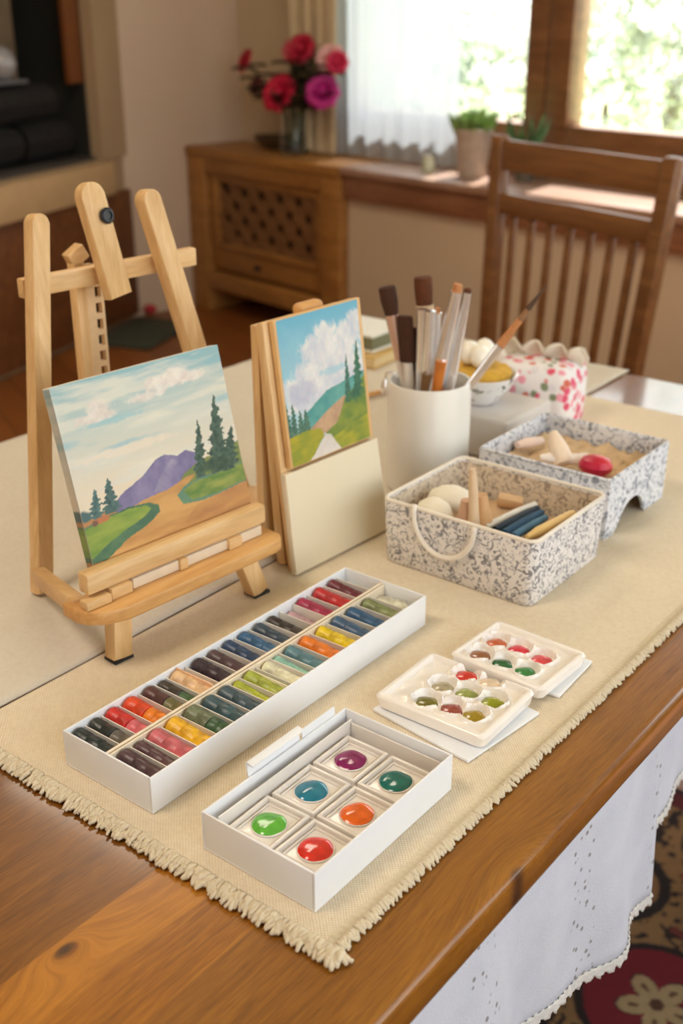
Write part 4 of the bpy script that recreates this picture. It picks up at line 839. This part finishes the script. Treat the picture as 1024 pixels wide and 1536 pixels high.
# crumpled paper beds
def bed(name, cx, cy, hx, hy, z, label, mat, amp=.004, sd=0):
    def f(u, v):
        x = (u*2-1)*hx; y = (v*2-1)*hy; q = Vector((x*70+sd, y*70, 0)); e = min(u, v, 1-u, 1-v)
        from mathutils import noise
        return (cx+x, cy+y, z+amp*noise.noise(q)*1.2+amp*.8*abs(noise.noise(q*2.3))+.002*(e < .04))
    return tag(B().grid(50, 44, f).build(name, mat, ang=25, solid=.0008), label, 'paper')
bed('crumpled_paper', bc.x, bc.y, hx-.0105, hy-.0105, RZ+.027, 'crumpled tan paper lining the bottom of the nearer basket', plain('tan_paper', lin(208, 176, 138), .8, .1, 60), .004)
eggm = plain('cream_sponge', lin(236, 226, 206), .5, .03, 60, sss=.0)
for (px, py, s_, lb) in ((651, 768, .0185, 'white oval sponge at the front left inside the nearer basket'), (675, 748, .019, 'cream oval sponge behind the white one in the nearer basket')):
    p = at(px, py, RZ+.046)
    tag(B().lathe([(0, -.62), (.5, -.55), (.85, -.32), (1, 0), (.85, .32), (.5, .55), (0, .62)], Matrix.Translation(p) @ Matrix.Rotation(rad(-38 if s_ < .019 else 30), 4, 'Z') @ Matrix.Scale(s_, 4), 28, 1.1, .85).build('oval_sponge', eggm, ang=180), lb, 'sponge', 'oval sponges')
wd2 = MT['pineX']
def rod(name, label, cat, p0, p1, rs, mat, seg=14, flat=1, group=None):
    n = len(rs); return tag(B().tube([Vector(p0).lerp(Vector(p1), i/(n-1)) for i in range(n)], rs, seg, flat).build(name, mat, ang=50), label, cat, group)
p = at(712, 789, RZ+.046); p1 = upright(709, 703, p)
rod('wooden_stick', 'tall pale wooden stick standing upright in the nearer basket', 'stick', p+Vector((0, 0, -.014)), p1, [.0060, .0058, .0045, .0042, .0040, .0026], plain('pale_stick', lin(226, 196, 160), .5, .06, 60))
p = at(727, 788, RZ+.044); p1 = upright(721, 742, p)
rod('wooden_cone', 'short orange-tan wooden cone right of the tall stick in the basket', 'cone', p+Vector((0, 0, -.010)), p1, [.0095, .0085, .0065, .0055], plain('tan_cone', lin(214, 166, 116), .5, .06, 60))
p = at(696, 785, RZ+.044); p1 = upright(700, 750, p)
rod('wooden_cone', 'short pinkish-tan wooden cone left of the tall stick in the basket', 'cone', p+Vector((0, 0, -.010)), p1, [.009, .0085, .0065, .005], plain('pink_cone', lin(206, 164, 134), .5, .06, 60))
p = at(765, 752, RZ+.036)
tag(B().box(p, (.024, .010, .012), .003, (rad(20), rad(8), rad(25))).build('wooden_block', plain('tan_block', lin(220, 182, 140), .6, .05, 60)), 'small tan wooden block near the back of the nearer basket', 'block')
blu = plain('deep_blue_tube', lin(20, 64, 92), .5, .25, 90, spec=.2); dk = plain('dark_teal_tube', lin(28, 42, 52), .5, .3, 90, spec=.2)
for i, (a0, a1, r, mt, lb) in enumerate((((742, 795), (806, 762), .0042, dk, 'dark paint tube, leftmost of the bundle in the nearer basket'), ((756, 800), (812, 768), .0046, blu, 'deep blue paint tube in the middle of the basket bundle'), ((770, 804), (818, 776), .0042, plain('blue_grey_tube', lin(60, 104, 130), .5, .2, 90, spec=.2), 'blue-grey paint tube next to the wooden pencil in the basket'))):
    p0 = at(*a0, RZ+.050+.001*i); p1 = at(*a1, RZ+.047)
    rod('paint_tube', lb, 'paint tube', p0, p1, [r*.9, r, r, r, r*.7], mt, 12, .8, 'paint tubes in the nearer basket')
rod('white_tube', 'white tube lying behind the dark paint tubes in the basket', 'paint tube', at(728, 792, RZ+.045), at(802, 757, RZ+.045), [.004, .0042, .0042, .003], MT['white'])
rod('wooden_pencil', 'yellow wooden pencil lying at the right side of the nearer basket', 'pencil', at(790, 806, RZ+.055), at(858, 772, RZ+.053), [.002, .0046, .0046, .0046, .0046], plain('yellow_wood', lin(232, 194, 122), .4, .06, 60, coat=.3), 8)

ax0, ax1, ay0, ay1, ah = -.527, -.389, .8905, 1.021, .0585; ac = Vector(((ax0+ax1)/2, (ay0+ay1)/2, RZ)); hx2, hy2 = (ax1-ax0)/2, (ay1-ay0)/2
k2 = thing('fabric_basket', 'blue-grey floral basket with an arched cutout, farther of the two', 'basket', ac, 0, 'grey floral fabric baskets')
Rx = Matrix.Rotation(PI/2, 4, 'X'); Rz = Matrix.Rotation(PI/2, 4, 'Z')
arch = [(-hy2+.003, .0)]+[(-.018, 0)]
arch = [(-hy2, .0), (-.041+.0, .0)]
yc = .946-ac.y; ar = .026
arch = [(-hy2+.004, 0), (yc-ar-.012, 0), (yc-ar-.004, .006)]+[(yc-ar*math.cos(t), .006+.020*math.sin(t)) for t in [PI*k/12 for k in range(1, 12)]]+[(yc+ar+.002, .004), (yc+ar+.006, 0), (hy2-.004, 0), (hy2, ah), (-hy2, ah)]
sh2 = B().prism(arch, .003, Matrix.Translation((hx2-.0018, 0, 0)) @ Rz @ Rx, .0006)
sh2.prism([(-hy2+.004, 0), (hy2-.004, 0), (hy2, ah), (-hy2, ah)], .003, Matrix.Translation((-hx2+.0018, 0, 0)) @ Rz @ Rx, .0006)
for s_ in (-1, 1): sh2.prism([(-hx2+.0004, 0), (hx2-.0004, 0), (hx2, ah), (-hx2, ah)], .003, Matrix.Translation((0, s_*(hy2-.0018), 0)) @ Rx, .0006)
sh2.build('fabric_shell', MT['basket2'], k2)
B().span((-hx2+.003, -hy2+.003, .028), (hx2-.004, hy2-.003, .030)).build('lining', MT['liner'], k2)
rg = [(x, y, ah+.0004) for x, y in rrect(hx2-.001, hy2-.001, .004, 3)]; B().tube([Vector(p) for p in rg+rg[:1]], .0017, 6).build('rim_piping', MT['basket2'], k2, 180)
bed('crumpled_paper', ac.x, ac.y, hx2-.006, hy2-.006, RZ+.038, 'crumpled tan paper filling the farther basket', plain('tan_paper_b', lin(212, 182, 144), .8, .1, 60), .006, 5)
p = at(845, 692, RZ+.050); p1 = upright(829, 648, p, .018)
rod('white_paint_tube', 'cream paint tube standing at a slant in the farther basket', 'paint tube', p+Vector((0, 0, -.003)), p1, [.0105, .0105, .0095, .007, .0045], plain('cream_tube', lin(236, 214, 190), .4, .08, 60))
rod('white_paint_tube', 'white crumpled tube lying across the farther basket beside the red ball', 'paint tube', at(810, 686, RZ+.052), at(880, 690, RZ+.052), [.004, .007, .0075, .0065, .008, .009], plain('white_tube', lin(240, 228, 220), .4, .05, 60), 12, .7)
rod('white_paint_tube', 'small pinkish tube in the left corner of the farther basket', 'paint tube', at(775, 668, RZ+.048), at(812, 660, RZ+.048), [.005, .007, .007, .005], plain('pinkish_tube', lin(232, 208, 196), .5, .05, 60), 12, .7)
p = at(893, 699, RZ+.0545)
def ballm():
    t = NT('red_orange_skin'); v = t.co(); sep = t.n('SeparateXYZ'); t.set(sep.inputs[0], v)
    t.bs('Base Color', t.ramp(t.math('ADD', t.math('MULTIPLY', sep.outputs[1], 22), t.math('MULTIPLY', t.noise(v, 80, 3), .8)), [(.2, lin(190, 24, 62)), (.55, lin(214, 44, 44)), (.85, lin(240, 120, 40))])); t.bs('Roughness', .35); return t.m
tag(B().lathe([(0, -.7), (.6, -.6), (.95, -.2), (1, .1), (.8, .5), (.4, .7), (0, .75)], Matrix.Scale(.0138, 4), 24, 1.2, 1).build('red_ball', ballm()), 'red and orange rounded ball in the front of the farther basket', 'ball').location = p

# ------------------------------------------------------------------ BEHIND THE CUP
tag(B().span((-.700, 1.000, RZ), (-.560, 1.10, RZ+.046), .004, 3).build('white_box', plain('matt_white_box', lin(214, 208, 204), .6, .02, 10)), 'plain white box behind the cup, carrying the small floral bowl', 'box')
BZ = RZ+.0465; p = at(742, 588, BZ+.032); p.z = BZ
def bowlm():
    t = NT('floral_porcelain'); v = t.co(); a = t.noise(v, 90, 2, 1); m_ = t.step(a, .60, .64); t.bs('Base Color', t.mix(m_, lin(238, 236, 236), lin(112, 108, 96))); t.bs('Roughness', .2); t.bs('Coat Weight', .5); return t.m
p.x = min(max(p.x, -.66), -.60); p.y = min(max(p.y, 1.03), 1.07); bo = Vector((-.622, 1.046, BZ))
tag(B().lathe([(0, 0), (.018, 0), (.020, .003), (.034, .018), (.041, .033), (.0395, .0335), (.032, .019), (.018, .006), (0, .005)], Matrix.Translation(bo), 44).build('floral_bowl', bowlm(), ang=60), 'small white bowl with dark floral sprigs on the white box', 'bowl')
tag(B().lathe([(0, .02), (.024, .022), (.0335, .028), (.034, .036), (.028, .041), (0, .042)], Matrix.Translation(bo), 26, 1, 1, lambda v: (v.x, v.y, v.z+.002*math.sin(v.x*200)*math.cos(v.y*160))).build('yellow_sponge', plain('mustard_sponge', lin(206, 160, 56), .8, .15, 120, bump=.5)), 'mustard yellow round sponge filling the small floral bowl', 'sponge')
for i, (dx, dy, r, lb) in enumerate(((-.012, -.006, .0125, 'leftmost of the three small white eggs on the yellow sponge'), (.004, -.010, .012, 'rightmost of the three small white eggs on the yellow sponge'), (-.004, .012, .0125, 'rearmost of the three small white eggs on the yellow sponge'))):
    tag(B().lathe([(0, -1.1), (.55, -.9), (.92, -.45), (1, 0), (.85, .55), (.5, .92), (0, 1.15)], Matrix.Translation(bo+Vector((dx, dy, .042+r*1.02))) @ Matrix.Scale(r, 4), 20).build('small_egg', plain('egg_sunlit_white', lin(248, 240, 224), .3, .02, coat=.4), ang=180), lb, 'egg', 'white eggs in the bowl')  # near-white colour stands in for sunlight on cream eggs
# pink floral pouch
q0 = at(757, 643, RZ); q1 = at(868, 622, RZ); 
pc = Vector((-.606, 1.152, RZ)); hw, hd = .048, .038
po = thing('floral_pouch', 'pink and white floral fabric pouch with a scalloped cream top', 'pouch', pc, rad(8))
pr = lambda k, z, w=0: [(x*(1+w*math.sin(y*90+z*80)), y, z) for x, y in rrect(hw*k, hd*k, .012)]
loft(B(), [pr(.96, 0), pr(1, .004), pr(1.03, .03, .02), pr(1.0, .058, .03), pr(.93, .068, .04), pr(.80, .073, .04), pr(.45, .075)]).build('fabric_body', MT['pink'], po, 70)
cr_ = plain('cream_ruffle', lin(226, 214, 196), .8, .08, 60)
for row, (yo, zt) in enumerate(((.012, .026), (.030, .022))):
    def f(u, v):
        x = (u*2-1)*hw*.98; return (x+.002*math.sin(v*5), yo+.006*math.sin(u*19+row)*v-.012*v*v, .066+zt*v*(.45+.55*abs(math.sin(u*PI*3.5+row*.8)))**.6)
    B().grid(60, 8, f).build('scalloped_ruffle', cr_, po, 180, solid=.0012)
# cotton pile, books, stick
p = Vector((-.70, 1.195, RZ))
th = thing('cotton_tuft', 'soft pile of cream cotton behind the brushes beside the pouch', 'cotton', p)
bl_ = B()
for k in range(9):
    a = k*2.4; rr_ = .018 if k else .026; bl_.lathe([(0, -1), (.6, -.8), (.95, -.3), (1, .1), (.75, .65), (0, 1)], Matrix.Translation((.022*math.cos(a)*(k > 0), .022*math.sin(a)*(k > 0), .024+.004*(k % 3)+(.016 if k == 0 else 0))) @ Matrix.Scale(rr_, 4), 14)
bl_.build('cotton', plain('cotton_wool', lin(232, 218, 206), .95, .06, 200, bump=.6), th, 180)
bk = lambda n, x0, x1, y0, y1, z0, z1, r, label, cov, cat: None
def book(label, c, sx, sy, h, z, r, cov, pages):
    th = thing('sketchbook', label, 'book', (c[0], c[1], z), rad(r), 'sketchbooks at the far left table corner')
    B().span((-sx, -sy, 0), (sx, sy, h*.14), .0005, 1).span((-sx, -sy, h*.86), (sx, sy, h), .0005, 1).span((-sx, sy-.002, 0), (sx, sy, h), .0005, 1).build('cover', cov, th)
    B().span((-sx+.002, -sy+.002, h*.14), (sx-.002, sy-.002, h*.86)).build('pages', pages, th)
book('yellow-tan sketchbook at the bottom of the small stack at the far table corner', (-.925, 1.235), .050, .050, .016, LZ+.0006, 4, plain('tan_cover', lin(214, 178, 110), .6, .06), plain('tan_pages', lin(222, 198, 150), .8))
book('dark green-edged white sketchbook on top of the small stack at the far corner', (-.93, 1.245), .042, .042, .024, LZ+.017, 1, plain('white_cover', lin(232, 230, 222), .5, .03), plain('green_pages', lin(122, 122, 92), .8, .15, 300))
rod('wooden_dowel', 'short tan wooden dowel lying on the cloth behind the cup', 'dowel', at(520, 600, LZ+.004), at(583, 585, LZ+.004), [.003, .0032, .003], MT['honeyY'], 10)

# ------------------------------------------------------------------ CHAIRS
def chair_parts(th, w, taper, zt, slats):
    h = lambda t: w/2-taper*(1-t)
    zs = .46; cw = MT['chairw']
    def post(s): return B().beam((s*h(0), -.01*0, 0.0), (s*h(0), 0, zs), .038, .034, (1, 0, 0), .004).beam((s*h(0), 0, zs-.01), (s*h(1), .035, zt), .036, .03, (1, 0, 0), .008)
    for s in (-1, 1): post(s).build('back_post', cw, th)
    def at_(t): return zs+(zt-zs)*t, .035*t
    for t0, t1, nm in ((.868, .985, 'top_rail'), (.70, .782, 'middle_rail'), (.06, .13, 'lower_rail')):
        tm_ = (t0+t1)/2; z_, y_ = at_(tm_); hh = (t1-t0)*(zt-zs); B().box((0, y_, z_), (2*h(tm_)-.02, .02, hh), .004, (rad(-4), 0, 0)).build(nm, cw, th)
    for k in range(slats):
        q = (k+1)/(slats+1)*2-1; z0_, y0_ = at_(.10); z1_, y1_ = at_(.72)
        B().beam((q*h(.1), y0_, z0_), (q*h(.72), y1_, z1_), .016, .010, (1, 0, 0), .002).build('slat', cw, th)
    B().box((0, -.205, zs), (w*.98, .43, .03), .008).build('seat', cw, th)
    for s in (-1, 1): B().beam((s*(w/2-.03), -.39, 0), (s*(w/2-.03), -.39, zs-.015), .036, .036, (1, 0, 0), .003).build('front_leg', cw, th)
    B().box((0, -.39, zs-.045), (w*.84, .02, .05), .003).build('front_rail', cw, th)
pl_ = Vector((-1.226, 2.09, 0)); pr_ = Vector((-.798, 1.95, 0)); d = pr_-pl_; yaw = math.atan2(d.y, d.x)
ch = thing('dining_chair', 'wooden dining chair with a slatted back facing the far end of the table', 'chair', (pl_+pr_)/2+Vector((-.01, -.03, 0)), yaw)
chair_parts(ch, d.length+.0, .028, .965, 7)

# ------------------------------------------------------------------ RUG
rx0, rx1, ry0, ry1 = -.80, .12, .72, 1.56; RC = at(985, 1508, .008)
def rugf(u, v):
    x = rx0+(rx1-rx0)*u; y = ry0+(ry1-ry0)*v; img = np.zeros(x.shape+(3,)); L = lambda c: np.array(lin(*c)[:3])
    def put(m, c):
        nonlocal img; img = np.where(m[..., None], L(c), img)
    wob = (fbm(x*40, y*40, 1)-.5); img[:] = L((150, 112, 70))
    sp_ = vn(x*150, y*110, 2)*.6+vn(x*75, y*60, 0)*.5; put(sp_ > .66, (52, 32, 24)); put((vn(x*60, y*60, 3) > .8), (120, 52, 40))
    px_, py_ = .30, .36; ix = np.round((x-RC.x)/px_); iy = np.round((y-RC.y)/py_)
    mx_ = x-RC.x-ix*px_; my_ = y-RC.y-iy*py_; r = np.hypot(mx_, my_)+wob*.006; th_ = np.arctan2(my_, mx_)
    put(r < .108, (40, 26, 22)); put(r < .096, (128, 20, 34)); fl_ = .022+.030*np.abs(np.cos(th_*2.5)); rf_ = np.hypot(mx_, my_)
    put(rf_ < fl_+.003, (70, 34, 26)); put(rf_ < fl_, (188, 160, 118)); put((rf_ < fl_*.72) & (rf_ > fl_*.45) & (np.abs(np.sin(th_*2.5)) < .25), (110, 76, 52)); put(rf_ < .010, (96, 62, 40))
    # secondary motifs
    mx2 = x-RC.x-(np.floor((x-RC.x)/px_)+.5)*px_; my2 = y-RC.y-(np.floor((y-RC.y)/py_)+.5)*py_; r2 = np.hypot(mx2, my2)+wob*.006; t2 = np.arctan2(my2, mx2)
    put((r2 < .085) & (r2 > .068), (36, 24, 20)); f2 = .028+.022*np.abs(np.cos(t2*3)); put((r2 < .068), (146, 104, 66)); put(r2 < f2+.004, (40, 26, 22)); put(r2 < f2, (176, 128, 84)); put(r2 < .014, (128, 30, 36))
    put((np.abs(np.abs(mx_)-.135) < .006) & (np.abs(np.sin(y*55)) < .8), (40, 26, 22))
    e = np.minimum(np.minimum(x-rx0, rx1-x), np.minimum(y-ry0, ry1-y)); put(e < .05, (96, 24, 30)); put(e < .012, (40, 26, 22))
    return img*(.58+.22*fbm(x*220, y*220, 3))[..., None]  # shadow over the rug is put into its colours by this darkening
rg_ = thing('patterned_rug', 'dark oriental rug with a crimson flower medallion beside the table', 'rug')
art_mesh('pile', rg_, 300, 400, rugf, lambda u, v: (rx0+(rx1-rx0)*u, ry0+(ry1-ry0)*v, .0085), MT['rugpile'])
B().span((rx0, ry0, .0005), (rx1, ry1, .008), .002).build('backing', plain('rug_backing', lin(96, 60, 44), .9), rg_)

# ------------------------------------------------------------------ LIGHT
def area(name, loc, size, energy, col, rot, portal=False, sy=None):
    l = bpy.data.lights.new(name, 'AREA'); l.shape = 'RECTANGLE'; l.size = size; l.size_y = sy or size; l.energy = energy; l.color = col
    o = bpy.data.objects.new(name, l); COL.objects.link(o); o.location = loc; o.rotation_euler = rot
    if portal: l.cycles.is_portal = True
    return o
yw = math.atan2(DS.y, DS.x)
for s, wd_ in ((1.14, .95), (2.45, 1.5), (4.22, 1.4)):
    o = area('window_daylight', rp(s, -.44, 1.42), wd_, 1, (1, 1, 1), (rad(90), 0, yw+PI), True, 1.35); 
    o.rotation_euler = (Vector((DT.x, DT.y, 0))).to_track_quat('-Z', 'Y').to_euler()
o = area('window_daylight', rp(5.34, 1.9, 1.48), 2.9, 1, (1, 1, 1), (0, 0, 0), True, 1.45); o.rotation_euler = (-DS).to_track_quat('-Z', 'Y').to_euler()
area('unseen_ceiling_light', (-.9, -.3, 2.42), .6, LAMP1, (1, .86, .71), (0, 0, 0))
area('unseen_ceiling_light', (-1.9, 1.7, 2.44), .7, BACK_FILL, (1, .86, .71), (0, 0, 0))  # unseen light added to brighten the back of the room
sl = bpy.data.lights.new('sun', 'SUN'); sl.energy = SUN; sl.angle = rad(2); sl.color = (1, .97, .92); so = bpy.data.objects.new('sun', sl); COL.objects.link(so); so.location = rp(1, -8, 6); so.rotation_euler = (Vector((DT.x, DT.y, 0))*math.cos(rad(52))+Vector((DS.x, DS.y, 0))*.16+Vector((0, 0, -math.sin(rad(52))))).to_track_quat('-Z', 'Y').to_euler()
wr = bpy.data.worlds.new('daylight'); bpy.context.scene.world = wr; wr.use_nodes = True; nt = wr.node_tree; bg = nt.nodes['Background']
tc = nt.nodes.new('ShaderNodeTexCoord'); sx_ = nt.nodes.new('ShaderNodeSeparateXYZ'); rm = nt.nodes.new('ShaderNodeValToRGB'); nt.links.new(tc.outputs['Generated'], sx_.inputs[0]); ma = nt.nodes.new('ShaderNodeMath'); ma.operation = 'MULTIPLY_ADD'
nt.links.new(sx_.outputs[2], ma.inputs[0]); ma.inputs[1].default_value = .5; ma.inputs[2].default_value = .5; nt.links.new(ma.outputs[0], rm.inputs[0])
el = rm.color_ramp.elements; el[0].position = .40; el[0].color = (.62, .66, .50, 1); el[1].position = .50; el[1].color = (1, .98, .90, 1); e = el.new(.75); e.color = (.78, .90, 1.0, 1)
nt.links.new(rm.outputs[0], bg.inputs[0]); bg.inputs[1].default_value = SKY
sc = bpy.context.scene; sc.view_settings.view_transform = 'Standard'; sc.view_settings.look = 'None'; sc.view_settings.gamma = 1; sc.view_settings.exposure = EXPO; sc.view_settings.use_curve_mapping = False
try:
    sc.cycles.max_bounces = 8; sc.cycles.diffuse_bounces = 4; sc.cycles.transparent_max_bounces = 12; sc.cycles.use_denoising = True
except Exception: pass

# ------------------------------------------------------------------ put every empty at the base of its thing
bpy.context.view_layer.update()
for o in list(bpy.data.objects):
    if o.type == 'EMPTY' and o.parent is None and o.location.length < 1e-9:
        ks = [c for c in bpy.data.objects if c.parent == o]; co_ = [c.matrix_world @ Vector(p) for c in ks for p in c.bound_box]
        lo = [min(p[i] for p in co_) for i in range(3)]; hi = [max(p[i] for p in co_) for i in range(3)]
        o.location = ((lo[0]+hi[0])/2, (lo[1]+hi[1])/2, lo[2])
        for c in ks: c.matrix_parent_inverse = Matrix.Translation(o.location).inverted()
